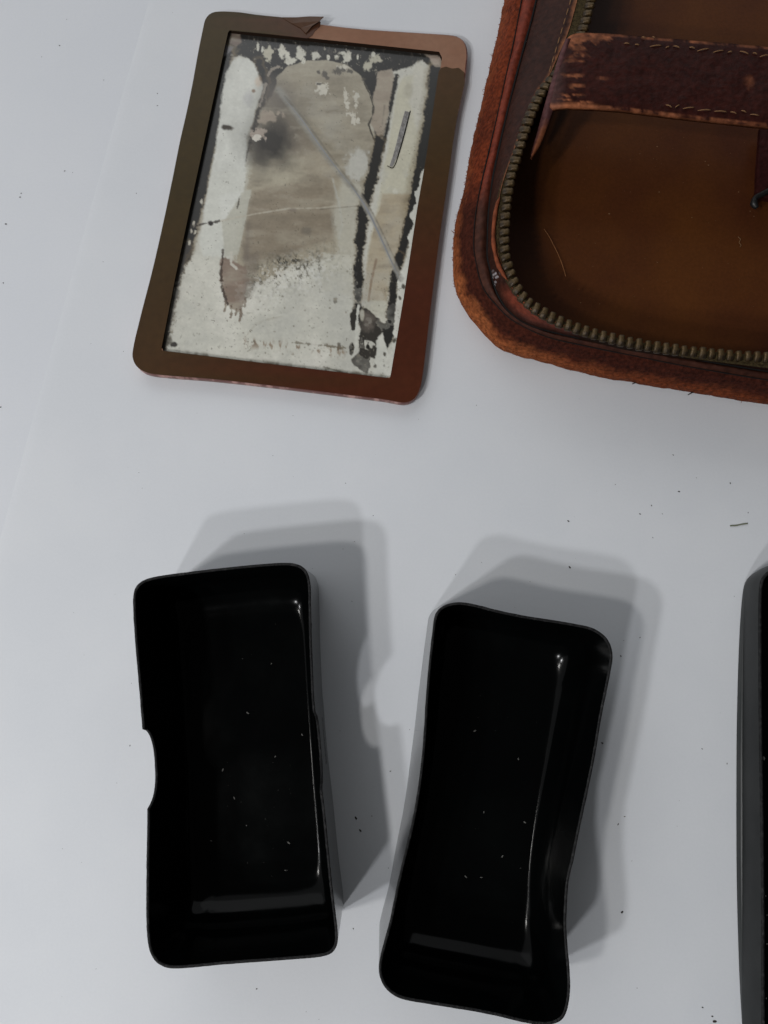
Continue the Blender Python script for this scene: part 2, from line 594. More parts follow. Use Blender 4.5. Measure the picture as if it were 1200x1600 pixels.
r_m = r_b2 * .5 + r_s * .5; r_m[:, 2] = 2.9 * MM
r_q = r_b2 * .85 + r_s * .15; r_q[:, 2] = 1.9 * MM
r_s[:, 2] = 3.5 * MM
V, F = loft([scaled(r_b, .985, 0), scaled(r_b, .998, .4), scaled(r_b, 1, 1.0), r_q, r_m, r_s, scaled(r_s, .985, 3.3)], cap_first=True)
o = mobj('base', V, F, M['black_lit'], t3); fix_normals(o)
mids = []
for f in np.linspace(0, 1, 9):
    q = r_s2 * (1 - f) + r_r * f
    q[:, 2] = (3.2 + (B3 - .5 - 3.2) * f) * MM
    # slight outward belly
    c = q.mean(0); q[:, :2] += (q[:, :2] - c[:2]) * .006 * math.sin(f * math.pi)
    mids.append(q)
V, F = loft(mids)
o = mobj('outer_wall', V, F, M['black_shaded'], t3); fix_normals(o)
ins = inset_steps(r_r[:, :2] if area2(r_r) > 0 else r_r[:, :2], 0, [.15 * MM, .5 * MM, .8 * MM])
zz = [-.5, -.1, 0.0, -.3]
V, F = loft([np.column_stack([a, np.full(len(a), (B3 + z) * MM)]) for a, z in zip(ins, zz)])
o = mobj('rim', V, F, M['rim'], t3); fix_normals(o)
inn = inset_steps(r_r[:, :2], 0, [.8 * MM] + [(1.3 + 6 * (1 - math.cos(q / 10 * math.pi / 2))) * MM for q in range(11)])[1:]
rr = [np.column_stack([inn[0], np.full(len(inn[0]), (B3 - .3) * MM)])]
for q in range(11):
    rr.append(np.column_stack([inn[q + 1], np.full(len(inn[0]), (1.2 + 6 * (1 - math.sin(q / 10 * math.pi / 2))) * MM)]))
V, F = loft(rr, cap_last=True)
o = mobj('inner_wall', V, F, M['black'], t3); fix_normals(o)
sV = []; sF = []
for (x, y, r) in [(1191, 1185, .35), (1194, 1400, .15), (1196, 1475, .15), (1195, 1560, .15), (1196, 1430, .12)]:
    q = Vector(at(x, y, 11)); q.x += .0004; b = len(sV)
    for kk in range(5):
        th = kk / 5 * 6.283
        sV.append((q.x + math.cos(th) * r * MM, q.y + math.sin(th) * r * 1.6 * MM, q.z))
    sV.append((q.x, q.y, q.z + r * MM))
    for kk in range(5): sF.append((b + kk, b + (kk + 1) % 5, b + 5))
d = mobj('dust', sV, sF, M['dust'], t3); d['kind'] = 'stuff'

# ------------------------------------------------------------------ tarnished mirror
MT = 3.5        # height of the top of the frame
mir = empty('travel_mirror', (*at(465, 330)[:2], 0),
            'rectangular mirror with badly tarnished cracked glass in a torn brown frame', 'mirror')

OUT = [(317, 46), (321, 30), (329, 21), (341, 18), (372, 19), (400, 23), (440, 27), (470, 31), (505, 37), (560, 43.5), (640, 49), (700, 53),
       (716, 56), (727, 65), (731, 78), (730.5, 95), (726, 130), (713, 190), (700, 280), (687, 370), (675.5, 460), (666, 540), (660, 588),
       (655, 610), (646, 624), (632, 629), (600, 624), (520, 614), (430, 603), (330, 592), (245, 585), (224, 580), (211, 569), (207, 552),
       (219, 497), (237, 427), (248, 380), (259, 330), (270, 277), (282, 217), (291, 178), (300, 135), (310, 80)]
OPEN = [(356, 46), (692, 81.5), (667, 245), (653, 325), (633, 460), (611, 592), (430, 571), (250, 549), (272, 435), (298, 312), (325, 187), (350, 72)]


def ragged(P, amp, seed, step=3.0, closed=True):
    P = np.asarray(P, float)
    L = np.sum(np.linalg.norm(np.diff(np.vstack([P, P[:1]]) if closed else P, axis=0), axis=1))
    Q = resample(P, int(L / step), closed)
    Q = Q.copy()
    Q[:, 0] += amp * fbm(Q[:, 0], Q[:, 1], 14, 4, seed)
    Q[:, 1] += amp * fbm(Q[:, 0], Q[:, 1], 14, 4, seed + 50)
    return Q


def fillpoly(loops3):
    """tessellate outer loop with holes"""
    vv = [[Vector(p) for p in l] for l in loops3]
    tris = tessellate_polygon(vv)
    return tris


def frame_prism(name, outer, hole, z0, z1, mside, mtop, parent):
    oc = catmull(outer, True, 6)
    oc = resample(oc, 300, True)
    W0 = atn(oc, z1)
    if area2(W0) < 0: W0 = W0[::-1].copy()
    ins = inset_steps(W0[:, :2], 0, [.15 * MM, .5 * MM], smooth=.05)
    lay = [(ins[1], z0), (ins[0], z0 + .5), (ins[0], z1 - .8), (ins[1], z1 - .25), (ins[2], z1)]
    rings = [np.column_stack([a, np.full(len(a), z * MM)]) for a, z in lay]
    V, F = loft(rings)
    o1 = mobj(name + '_edge', V, F, mside, parent)
    hw = atn(resample(np.array(hole, float), 120, True), z1)
    loops = [rings[-1], hw]
    tr = fillpoly(loops)
    VV = np.vstack(loops)
    n0 = len(VV)
    low = hw.copy(); low[:, 2] = z0 * MM
    VV = np.vstack([VV, low])
    m = len(hw); a = len(rings[-1])
    FF = [tuple(t) for t in tr] + [(a + i, a + (i + 1) % m, n0 + (i + 1) % m, n0 + i) for i in range(m)]
    o2 = mobj(name, VV, FF, mtop, parent, smooth=False)
    o2.data.materials.append(M['hole'])
    for f_ in o2.data.polygons:
        if abs(f_.normal.z) < .5: f_.material_index = 1
    fix_normals(o2)
    return o1, o2


frame_prism('frame_board', OUT, OPEN, 0.1, MT - .15, M['edge'], M['pink'], mir)

# backing board under the glass
V, F = loft([atn(np.array(OPEN, float), .1), atn(np.array(OPEN, float), 1.6)], cap_first=True, cap_last=True)
bk = mobj('backing', V, F, M['gap'], mir, smooth=False)

# brown film, torn away at the upper right
film_out = OUT[16:] + OUT[:8]
tear_r = [(689, 106), (697, 104), (706, 107), (716, 106), (725, 113)]
tear_l = [(488, 33), (496, 31), (501, 34), (499, 42), (492, 48), (488, 55), (480, 60)]
co = catmull(film_out, False, 6)
fo = resample(co, 320)
# pull the outline in by a hair from the board edge
hole_part = [(685.5, 112), (666, 245), (652, 325), (631.5, 460), (609.5, 591), (430, 569.5), (251.5, 547.5), (273.5, 435), (299.5, 312), (326.5, 187), (351.5, 72), (357, 47), (420, 53), (478, 59.5)]
loop = np.vstack([ragged(tear_r, .8, 3, 1.5, False), fo, ragged(tear_l, 1.0, 8, 1.5, False),
                  resample(np.array(hole_part[::-1], float), 260)])
W = atn(loop, MT)
tr = fillpoly([W])
nW = len(W)
W_lo = W.copy(); W_lo[:, 2] -= .18 * MM
# subdivide colours: dense vertices come from the outline only, so colour by shader attribute at the outline and a gradient over length
VV = np.vstack([W, W_lo])
FF = [tuple(t) for t in tr] + [(i, (i + 1) % nW, nW + (i + 1) % nW, nW + i) for i in range(nW)]


def film_col(P):
    """film colour varies over the frame: olive on the left limb, red brown on the lower limbs"""
    x, y = P[:, 0], P[:, 1]
    olive = lin((57, 45, 19)); red = lin((70, 34, 20)); tan = lin((68, 48, 26))
    k = np.clip((y - 300) / 260, 0, 1) * .35 + np.clip((x - 300) / 260, 0, 1) * np.clip((y - 150) / 350, 0, 1) * .9
    k = np.clip(k, 0, 1)[:, None]
    c = olive * (1 - k) + red * k
    t = (np.clip((x - 560) / 100, 0, 1) * np.clip((260 - y) / 120, 0, 1))[:, None]
    c = c * (1 - t) + tan * t
    t = (np.clip((x - 410) / 60, 0, 1) * np.clip((x * 0 + 90 - y) / 30, 0, 1) * (x < 560))[:, None]
    c = c * (1 - t) + lin((76, 48, 34)) * t
    return c * (1 + .10 * fbm(x, y, 60, 3, 4))[:, None]


cc = np.vstack([film_col(loop), film_col(loop) * .6])
film = mobj('film', VV, FF, M['film'], mir, smooth=False, colors=cc)
fix_normals(film)
film['label'] = 'glossy brown film torn off at the upper right'

# curled flap of torn film standing up from the top edge
fl_px = np.array([(440, 27), (462, 27), (484, 25.5), (506, 26), (499, 33), (488, 40), (478, 52), (470, 44), (455, 36)], float)
fz = np.array([MT + .1, MT + .3, MT + .7, MT + 1.2, MT + 1.1, MT + .8, MT + .3, MT + .2, MT + .15])
W = atn(fl_px, fz)
tr = fillpoly([np.column_stack([W[:, :2], np.zeros(len(W))])])
lo_ = W.copy(); lo_[:, 2] -= .15 * MM
n_ = len(W)
flap = mobj('torn_flap', np.vstack([W, lo_]), [tuple(t) for t in tr] + [tuple(n_ + k for k in reversed(t)) for t in tr] + [(i, (i + 1) % n_, n_ + (i + 1) % n_, n_ + i) for i in range(n_)],
            M['film'], mir, smooth=False, colors=np.tile(lin((74, 50, 34)), (2 * n_, 1)))
fix_normals(flap)

# --- glass: dense grid, decayed silvering and painted-in reflections per vertex
GN, GM = 300, 440
TL, TR, BR, BL = [np.array(p, float) for p in ((352, 42), (699, 78), (616, 598), (245, 552))]
U, Vv = np.meshgrid(np.linspace(0, 1, GN), np.linspace(0, 1, GM))
PX = (TL[None, None] * (1 - U[..., None]) * (1 - Vv[..., None]) + TR * U[..., None] * (1 - Vv[..., None])
      + BR * U[..., None] * Vv[..., None] + BL * (1 - U[..., None]) * Vv[..., None]).reshape(-1, 2)
X, Y = PX[:, 0], PX[:, 1]


def sdf(poly, x, y):
    P = np.asarray(poly, float)
    d = np.full(x.shape, 1e9); inside = np.zeros(x.shape, bool)
    n = len(P)
    for i in range(n):
        a = P[i]; b = P[(i + 1) % n]
        e = b - a
        wx, wy = x - a[0], y - a[1]
        t = np.clip((wx * e[0] + wy * e[1]) / (e @ e + 1e-9), 0, 1)
        d = np.minimum(d, np.hypot(wx - t * e[0], wy - t * e[1]))
        c = (a[1] > y) != (b[1] > y)
        with np.errstate(divide='ignore', invalid='ignore'):
            xi = (b[0] - a[0]) * (y - a[1]) / (b[1] - a[1] + 1e-12) + a[0]
        inside ^= c & (x < xi)
    return np.where(inside, -d, d)


def ldist(line, x, y):
    P = np.asarray(line, float)
    d = np.full(x.shape, 1e9); tt = np.zeros(x.shape)
    n = len(P)
    for i in range(n - 1):
        a = P[i]; b = P[i + 1]; e = b - a
        wx, wy = x - a[0], y - a[1]
        t = np.clip((wx * e[0] + wy * e[1]) / (e @ e + 1e-9), 0, 1)
        dd = np.hypot(wx - t * e[0], wy - t * e[1])
        tt = np.where(dd < d, (i + t) / (n - 1), tt)
        d = np.minimum(d, dd)
    return d, tt


COLR = np.tile(lin((203, 202, 190)), (len(X), 1))


HALO = lin((120, 98, 70))


def blend(a, c):
    global COLR
    a = np.clip(a, 0, 1)[:, None]
    COLR = COLR * (1 - a) + lin(c) * a


def poly(pts, c, alpha=1, soft=1.0, rag=2.0, rs=9, seed=0):
    d = sdf(pts, X, Y) + rag * fbm(X, Y, rs, 4, seed) + .5 * rag * fbm(X, Y, 3.0, 2, seed + 5)
    blend(alpha * np.clip(.5 - d / soft, 0, 1), c)


def line(pts, w, c, alpha=1, soft=1.0, rag=1.0, rs=6, seed=0, w2=None):
    d, t = ldist(pts, X, Y)
    ww = w if w2 is None else w + (w2 - w) * t
    d = d - ww / 2 + rag * fbm(X, Y, rs, 3, seed) + .8 * rag * fbm(X, Y, 3.2, 2, seed + 5)
    if w > 7 and sum(c) < 200:
        blend(.55 * alpha * np.clip(.9 - d / 5.0, 0, 1), (128, 112, 86))
    blend(alpha * np.clip(.5 - d / soft, 0, 1), c)


def blob(x, y, rx, ry, c, alpha=1, soft=.3, rag=.35, seed=0, rs=8):
    d = np.hypot((X - x) / rx, (Y - y) / ry) - 1 + rag * fbm(X, Y, rs, 3, seed)
    blend(alpha * np.clip(.5 - d / soft, 0, 1), c)


D1 = (46, 45, 43); D2 = (66, 62, 58)
CREAM = (205, 205, 194)
# broad tone of the middle, beige reflection painted in
blend(.30 * (.5 + .5 * fbm(X, Y, 120, 3, 2)), (186, 186, 180))
poly([(420, 150), (432, 120), (450, 105), (480, 98), (512, 97), (540, 105), (560, 120), (575, 145), (583, 165), (582, 180), (576, 195),
      (581, 210), (589, 228), (588, 255), (580, 285), (570, 315), (560, 345), (556, 380), (548, 400), (500, 402), (450, 418), (415, 440), (380, 445), (366, 420), (372, 360), (385, 300), (392, 240), (405, 190)],
     (163, 155, 136), 1, 14, 10, 40, 1)
poly([(400, 60), (610, 80), (612, 150), (590, 225), (572, 140), (540, 112), (480, 104), (440, 120), (418, 160), (404, 120)], D1, 1, 3, 2, 12, 101)
poly([(431, 122), (450, 103), (480, 95), (512, 94), (542, 102), (563, 118), (578, 144), (584, 165), (583, 180), (577, 195), (582, 210), (590, 228), (575, 262), (540, 240), (440, 150)], (160, 153, 136), 1, 2, 1.2, 12, 102)
poly([(433, 120), (450, 105), (480, 98), (512, 97), (540, 105), (560, 120), (575, 145), (583, 165), (582, 180), (576, 195),
      (581, 210), (589, 228), (575, 262), (560, 240), (500, 200), (430, 150)], (160, 153, 136), 1, 2, 1.5, 12, 2)
# darker taupe panels with straight limits, reflections put into the colour
poly([(424, 160), (448, 152), (540, 250), (588, 228), (590, 262), (560, 300), (470, 215)], (142, 134, 116), .7, 9, 3, 20, 3)
poly([(436, 168), (520, 262), (528, 282), (488, 285), (450, 230), (420, 190)], (142, 131, 114), .75, 6, 2, 20, 4)
poly([(347, 305), (400, 297), (520, 276), (524, 318), (440, 330), (375, 342), (350, 345)], (158, 149, 131), .65, 2, 1, 30, 5)
poly([(395, 298), (520, 276), (528, 330), (522, 372), (440, 398), (378, 405), (385, 345)], (142, 131, 113), .85, 7, 3, 30, 6)
poly([(388, 345), (560, 318), (556, 345), (520, 375), (470, 390), (410, 408), (380, 400)], (138, 127, 110), .6, 9, 3, 30, 7)
poly([(460, 115), (565, 125), (560, 145), (500, 150), (450, 140)], (146, 138, 120), .5, 10, 5, 20, 8)
blob(480, 260, 55, 26, (180, 172, 152), .45, .8)
blob(430, 262, 40, 30, (182, 176, 156), .55, .8)
poly([(535, 275), (575, 290), (562, 340), (556, 430), (532, 420), (520, 340)], (190, 188, 174), .75, 10, 4, 20, 9)
poly([(505, 395), (560, 400), (560, 465), (500, 452)], (196, 194, 180), .9, 4, 2, 20, 10)
blob(560, 260, 22, 24, (196, 196, 188), .8, .5, .5, 3)
# edge of a reflected sheet painted in at the lower left
poly([(343, 305), (392, 297), (384, 345), (372, 398), (350, 400), (346, 345)], (186, 185, 172), .9, 3, 1.2, 20, 11)
# dark sides and top of the glass ------------------------------------------------
poly([(352, 42), (699, 78), (690, 118), (660, 96), (630, 108), (615, 112), (596, 104), (585, 150), (572, 122), (555, 108), (530, 96), (500, 92), (470, 94), (446, 103), (430, 120), (424, 150),
      (408, 140), (398, 100), (375, 86), (355, 92), (345, 120), (336, 110)], D1, 1, 2.5, 3, 12, 12)
line([(350, 80), (337, 150), (325, 210), (312, 275), (300, 330), (290, 380)], 38, (140, 128, 104), .6, 9, 4, 16, 130)
line([(350, 85), (338, 150), (326, 210), (313, 275), (302, 325), (294, 360), (284, 400)], 27, D1, 1, 4, 3, 14, 13)
line([(290, 385), (277, 440), (266, 490), (254, 545)], 13, D2, 1, 5, 5, 16, 14, w2=8)
line([(404, 96), (414, 128), (410, 158), (401, 180), (394, 212), (388, 235)], 13, D1, 1, 4, 3, 12, 15, w2=5)
line([(388, 230), (384, 250), (378, 285), (371, 325)], 2, (60, 55, 48), .8, 1.2, 1.6, 6, 16)
# white blobs in the dark top
for i, (x, y, rx, ry) in enumerate([(403, 73, 2, 6), (410, 76, 2, 5), (419, 84, 8, 10), (441, 80, 6, 9), (449, 85, 4, 6), (455, 94, 8, 6), (470, 86, 6, 9), (466, 76, 4, 5),
                                    (474, 94, 3, 5), (493, 87, 7, 6), (513, 89, 3, 4), (526, 89, 4, 4), (543, 90, 7, 9), (537, 83, 6, 4), (559, 88, 2, 5), (588, 92, 9, 6), (575, 104, 7, 8), (583, 86, 4, 4)]):
    blob(x, y, rx * .95, ry * .95, (186, 182, 164) if i in (2, 15, 16) else (204, 202, 188), 1, .35, .8, 20 + i, 5)
blend((fbm(X, Y, 5, 3, 66) > .52) * (Y < 100 + (X - 350) * .1) * (Y > 60) * .6, (150, 145, 132))
blend((fbm(X * 2.5, Y * .6, 5, 3, 67) > .35) * (np.abs(Y - (62 + (X - 360) * .1)) < 9) * .35, (96, 90, 84))
# upper left corner patch
poly([(356, 46), (376, 50), (378, 66), (368, 72), (356, 64)], (122, 108, 98), 1, 2, 2, 10, 17)
poly([(350, 70), (366, 73), (358, 82), (348, 90)], (132, 130, 134), .9, 3, 1, 10, 18)
# left cream bar, pale reflection painted over the silvering
LB = [(362, 96), (374, 90), (390, 92), (398, 104), (406, 120), (411, 132), (407, 152), (399, 172), (395, 192), (388, 205), (386, 235), (384, 262),
      (380, 300), (350, 345), (330, 346), (318, 330), (327, 292), (334, 245), (341, 200), (347, 150), (352, 115)]
poly(LB, (212, 213, 205), 1, 3.5, 2.5, 11, 19)
poly([(384, 262), (380, 300), (343, 305), (346, 345), (350, 400), (318, 400), (310, 380), (322, 320), (330, 270)], (208, 209, 200), 1, 4, 2, 12, 21)
blob(396, 142, 3, 3, (120, 90, 66), .9, .7)
blob(404, 128, 5, 9, (190, 160, 130), .5, .8)
blob(388, 155, 8, 12, (188, 188, 186), .8, .8)
blob(355, 199, 9, 4.5, (62, 55, 44), 1, .6, .5, 2)
# soot smudge
blob(434, 196, 34, 52, (104, 98, 90), .55, 1.3, .35, 15, 24)
blob(425, 222, 27, 30, (38, 36, 34), 1.0, 1.1, .4, 5, 14)
blob(428, 214, 44, 42, (70, 66, 60), .45, 1.4, .4, 25, 24)
blob(404, 240, 14, 26, (60, 56, 52), .7, 1.2, .3, 6, 20)
blob(430, 150, 22, 24, (110, 104, 98), .7, 1.2, .3, 7, 20)
blob(420, 182, 15, 11, (158, 146, 132), .95, .35, 1.1, 8, 8)
blob(406, 209, 10, 9, (170, 158, 146), .95, .3, 1.3, 9, 6)
blob(400, 215, 5, 4, (214, 208, 196), .9, .3, 1.2, 10, 4)
line([(419, 118), (424, 108), (436, 104)], 4, (150, 140, 128), .8, 1, 2, 6, 22)
line([(416, 130), (410, 150), (406, 165)], 3.5, (150, 142, 132), .8, 1, 2, 6, 23)
# marks in the arch
for i, (x, y, rx, ry) in enumerate([(540, 148, 4, 10), (543, 165, 3, 8), (557, 150, 4, 8), (553, 186, 4, 9), (549, 178, 6, 3), (505, 140, 8, 7), (498, 132, 4, 5), (535, 106, 9, 4), (556, 165, 2, 4), (559, 190, 3, 4)]):
    blob(x, y, rx, ry, (204, 200, 186), .9, .5, 1.2, 40 + i, 4)
for i, (x, y, rx, ry) in enumerate([(508, 115, 4, 5), (498, 112, 3, 3), (530, 110, 8, 5), (544, 112, 6, 3), (512, 122, 3, 3), (500, 131, 5, 1.5)]):
    blob(x, y, rx, ry, (84, 80, 74), .9, .5, 1.0, 60 + i, 4)
line([(566, 125), (577, 145), (583, 165), (582, 180), (576, 195), (581, 210), (589, 228), (587, 254)], 2.2, (56, 54, 48), .9, 1, 1, 5, 24)
# taupe-pink strip between arch and the right bar
poly([(590, 112), (612, 108), (618, 120), (612, 150), (604, 195), (594, 225), (586, 205), (579, 192), (585, 172), (583, 150), (588, 132)], (160, 149, 134), 1, 2, 2, 12, 25)
line([(601, 165), (597, 195)], 2, (120, 112, 102), .6, 2, 1, 5, 26)
line([(620, 118), (614, 150), (606, 195), (598, 235)], 6, D1, 1, 3, 2, 9, 27)
line([(592, 222), (588, 250), (580, 282), (571, 312), (565, 345), (563, 375), (560, 420), (560, 470), (561, 500)], 17, D1, 1, 3.5, 3.5, 12, 28, w2=13)
# right bar, reflected brightness painted into the silvering
RB = [(656, 100), (664, 106), (669, 120), (671, 140), (668, 168), (661, 210), (652, 255), (645, 295), (638, 330), (630, 370), (619, 405), (609, 435), (606, 465),
      (603, 500), (598, 515), (588, 503), (574, 492), (569, 470), (572, 430), (576, 385), (584, 350), (591, 310), (599, 268), (606, 230), (613, 190), (618, 150), (624, 128), (634, 118), (644, 116), (650, 104)]
poly(RB, (196, 193, 174), 1, 4, 2.2, 10, 29)
poly([(598, 303), (650, 303), (640, 345), (625, 395), (608, 432), (604, 470), (566, 470), (572, 425), (578, 380), (586, 345)], (176, 164, 141), .95, 4, 1.5, 12, 30)
poly([(652, 96), (672, 108), (672, 160), (652, 205), (640, 160), (645, 120)], (200, 198, 186), .9, 6, 2, 12, 31)
blob(638, 140, 7, 12, (176, 172, 156), .7, .8)
line([(588, 405), (580, 440), (575, 478)], 3.5, (140, 122, 104), .8, 1.5, .6, 6, 32)
poly([(572, 472), (606, 470), (604, 500), (598, 512), (585, 502), (575, 490)], (196, 194, 178), .9, 4, 2, 8, 33)
blob(617, 300, 5, 4, (216, 214, 200), .6, .5, 1, 6, 4)
# right dark side
line([(680, 108), (674, 155), (666, 205), (656, 255), (648, 295), (640, 335)], 28, (138, 126, 100), .5, 8, 3, 16, 131)
line([(681, 108), (676, 155), (668, 205), (658, 255), (650, 295), (642, 335), (633, 375), (625, 405)], 19, D1, 1, 3.5, 3, 12, 34, w2=13)
line([(625, 400), (617, 430), (613, 465), (611, 500), (607, 530)], 13, D1, 1, 2.5, 3, 10, 35)
poly([(600, 505), (614, 500), (613, 530), (605, 546), (600, 535), (595, 520)], D1, 1, 2, 2, 8, 36)
poly([(662, 84), (690, 88), (688, 104), (680, 103), (668, 90)], (176, 160, 146), .9, 3, 2, 8, 37)
# cream flakes between the dark side and the frame
poly([(660, 268), (668, 262), (652, 345), (634, 460), (618, 560), (614, 600), (596, 594), (604, 560), (612, 545), (617, 510), (620, 470), (622, 440), (633, 410), (640, 385), (636, 370), (646, 350), (640, 335), (650, 318), (649, 300), (656, 285)],
     (210, 210, 200), 1, 1.6, 2.5, 9, 38)
# bottom blotches
poly([(561, 485), (572, 480), (584, 490), (594, 503), (604, 508), (598, 520), (592, 535), (590, 552), (587, 562), (579, 558), (578, 572), (575, 585), (566, 580), (553, 572), (549, 560), (560, 552), (562, 530)],
     (58, 55, 51), 1, 1.8, 3, 9, 39)
blob(576, 500, 10, 14, (112, 104, 96), .8, .9, .6, 4)
blob(566, 492, 3, 8, (190, 186, 170), .8, .8, .6, 5)
blob(575, 538, 7, 6, (205, 203, 192), .9, .4, 1.0, 6, 5)
blob(575, 541, 3, 5, (40, 38, 35), 1, .4, .6, 7, 5)
blob(552, 498, 5, 15, (56, 54, 50), 1, .3, .5, 8)
blob(549, 545, 4, 11, (56, 54, 50), 1, .3, .5, 9)
line([(560, 478), (557, 510), (556, 545)], 3.5, (206, 206, 196), 1, 1, 1, 6, 40)
poly([(590, 528), (598, 520), (604, 545), (610, 560), (606, 590), (582, 588), (586, 565)], (208, 208, 198), .95, 2, 2, 8, 41)
for (x, y, r) in [(601, 553, 2), (586, 572, 2.2), (600, 572, 1.5), (625, 465, 2.4), (631, 448, 3), (617, 532, 3), (530, 541, 3.5), (622, 420, 3), (524, 470, 3), (528, 546, 2)]:
    blob(x, y, r, r * 1.3, (62, 58, 50), .9, .6, .8, int(x), 4)
# brown stain, lower left of centre
poly([(345, 405), (352, 402), (372, 412), (384, 415), (390, 440), (382, 462), (378, 490), (370, 486), (360, 480), (350, 462), (344, 440)], (136, 119, 106), 1, 3, 3, 9, 42)
line([(348, 390), (348, 405), (345, 425), (347, 450), (356, 476)], 4, (66, 54, 46), .9, 1.4, 1.8, 6, 43)
line([(362, 395), (361, 412), (370, 420)], 4, (200, 196, 184), .9, 1.5, 1.5, 6, 44)
line([(388, 350), (386, 385), (384, 405)], 9, (112, 104, 96), .6, 9, 3, 9, 45)
for (x, y0_, y1_, w_) in [(352, 470, 486, 3), (361, 478, 496, 4), (369, 482, 492, 3), (376, 480, 500, 5), (383, 466, 480, 3)]:
    line([(x, y0_), (x + 1, (y0_ + y1_) / 2), (x - 1, y1_)], w_, (112, 98, 86), .9, 1.5, 1.6, 5, int(x))
poly([(384, 400), (402, 396), (402, 440), (392, 462), (382, 470)], (120, 110, 100), .65, 8, 4, 10, 142)
# speckle field
sp = np.exp(-((Y - (438 - (X - 400) * .32)) / 26.0) ** 2) * np.clip((X - 378) / 20, 0, 1) * np.clip((540 - X) / 60, 0, 1)
nz = fbm(X * 1.3, Y * .9, 5, 3, 46)
blend(sp * np.clip(nz * 2.2 + .25, 0, 1) * .75, (120, 116, 104))
blend(sp * (nz > .32) * .65, (82, 80, 72))
sp2 = np.exp(-((Y - (408 + (445 - X) * .1)) / 9.0) ** 2) * np.clip((X - 420) / 15, 0, 1) * np.clip((480 - X) / 15, 0, 1)
blend(sp2 * (fbm(X, Y, 4, 2, 47) > 0) * .9, (66, 64, 56))
sp3 = np.exp(-((Y - (455 - (X - 400) * .25)) / 34.0) ** 2) * np.clip((X - 385) / 20, 0, 1) * np.clip((560 - X) / 60, 0, 1)
blend(sp3 * (fbm(X, Y, 3.5, 2, 48) > .22) * .55, (216, 216, 210))
blend((fbm(X, Y, 4, 2, 49) > .62) * (Y > 400) * .5, (130, 126, 112))
blend(.35 * (fbm(X, Y, 40, 4, 50) > .1) * (Y > 440) * (fbm(X, Y, 9, 3, 51) * .5 + .5), (184, 182, 172))
# lower edge decay
eb = np.abs(Y - (549 + (X - 250) * .119))
blend(np.clip(1 - eb / 9, 0, 1) * np.clip(fbm(X, Y, 14, 4, 52) * 2.5 + .3, 0, 1) * .9, (82, 74, 58))
e2 = np.abs(Y - (537 + (X - 400) * .10))
blend(np.clip(1 - e2 / 14, 0, 1) * np.clip((X - 370) / 20, 0, 1) * np.clip((545 - X) / 10, 0, 1) * np.clip(fbm(X * 2.0, Y * .8, 10, 4, 53) * 4 - .3, 0, 1) * .85, (138, 118, 96))
line([(455, 535), (480, 537), (540, 544)], 2, (96, 88, 70), .7, 2, 2.5, 6, 54)
line([(505, 573), (545, 585)], 1.5, (84, 80, 70), .8, 1.5, 1, 6, 55)
blob(271, 538, 6, 5, (58, 54, 50), 1, .4, .5, 3, 6)
blob(262, 530, 6, 8, (84, 80, 70), .8, .7, .8, 4, 6)
# chips along the dark left edge
for (x, y) in [(315, 316), (299, 361), (305, 363), (296, 380), (303, 350)]:
    blob(x, y, 1.8, 4, (206, 200, 184), .9, .6, .8, int(y), 4)
# hairlines
line([(300, 354), (318, 350), (343, 345)], 3, (62, 56, 50), .9, 1.4, 1.6, 5, 56)
blob(329, 349, 4.5, 3.5, (48, 44, 42), 1, .5, .5, 3, 5)
line([(345, 345), (400, 334), (450, 326), (500, 325), (560, 318)], 2.2, (188, 182, 166), .75, 1.6, .8, 6, 57)
line([(500, 327), (558, 322)], 1.2, (100, 94, 84), .7, 1.2, .5, 6, 58)
blob(457, 328, 6, 3, (120, 108, 98), .8, .7)
blob(480, 360, 9, 6, (112, 106, 96), .7, .8, .8)
line([(520, 280), (530, 320), (535, 350), (530, 372)], 3, (186, 186, 176), .6, 2.5, 1, 6, 59)
line([(395, 512), (410, 503), (440, 494), (420, 498), (400, 505), (385, 525)], 1.4, (170, 164, 148), .6, 1.5, 1, 6, 60)
line([(440, 158), (470, 190), (500, 235), (525, 262)], 1.6, (104, 98, 86), .5, 4, 1, 6, 61)
for i in range(60):
    x, y = random.uniform(380, 545), random.uniform(400, 560)
    blob(x, y, random.uniform(.8, 1.8), random.uniform(.8, 1.8), (110, 104, 90), .6, .8, .5, i, 4)

# the crack lifts the silvering beside it
line([(436, 140), (470, 187), (500, 230), (530, 270), (556, 300)], 9, (150, 149, 142), .75, 5, 1.0, 10, 110)
line([(445, 150), (475, 186), (505, 228), (535, 268), (560, 302)], 2, (92, 88, 78), .55, 3, .8, 8, 111)
line([(560, 304), (576, 330), (594, 366), (611, 405), (626, 436)], 9, (160, 158, 150), .7, 3, 1.0, 10, 112)
line([(566, 306), (582, 332), (600, 368), (617, 405)], 2, (96, 90, 78), .5, 2, .8, 8, 113)
# softly clouded silver in the lower half and the two bars
lowm = np.clip((Y - 395) / 40, 0, 1)
cl = fbm(X, Y, 46, 5, 114)
blend(lowm * np.clip(cl * 1.8 + .1, 0, 1) * .55 * (COLR[:, 1] > .35), (180, 180, 172))
blend(lowm * np.clip(-cl * 1.8, 0, 1) * .6 * (COLR[:, 1] > .35), (222, 220, 210))
brd = fbm(X * 1.0, Y * .7, 18, 4, 115)
blend(np.clip((340 - Y) / 40, 0, 1) * np.clip(brd * 1.6 - .1, 0, 1) * .45 * (COLR[:, 1] > .45), (184, 184, 176))
# streaky haze through the taupe middle
tz_ = fbm(X * .35, Y * 1.1, 14, 4, 116)
mid_ = (COLR[:, 1] > .14) & (COLR[:, 1] < .40)
blend(mid_ * np.clip(tz_ * 1.5, 0, 1) * .5, (176, 170, 152))
blend(mid_ * np.clip(-tz_ * 1.5, 0, 1) * .5, (116, 108, 94))
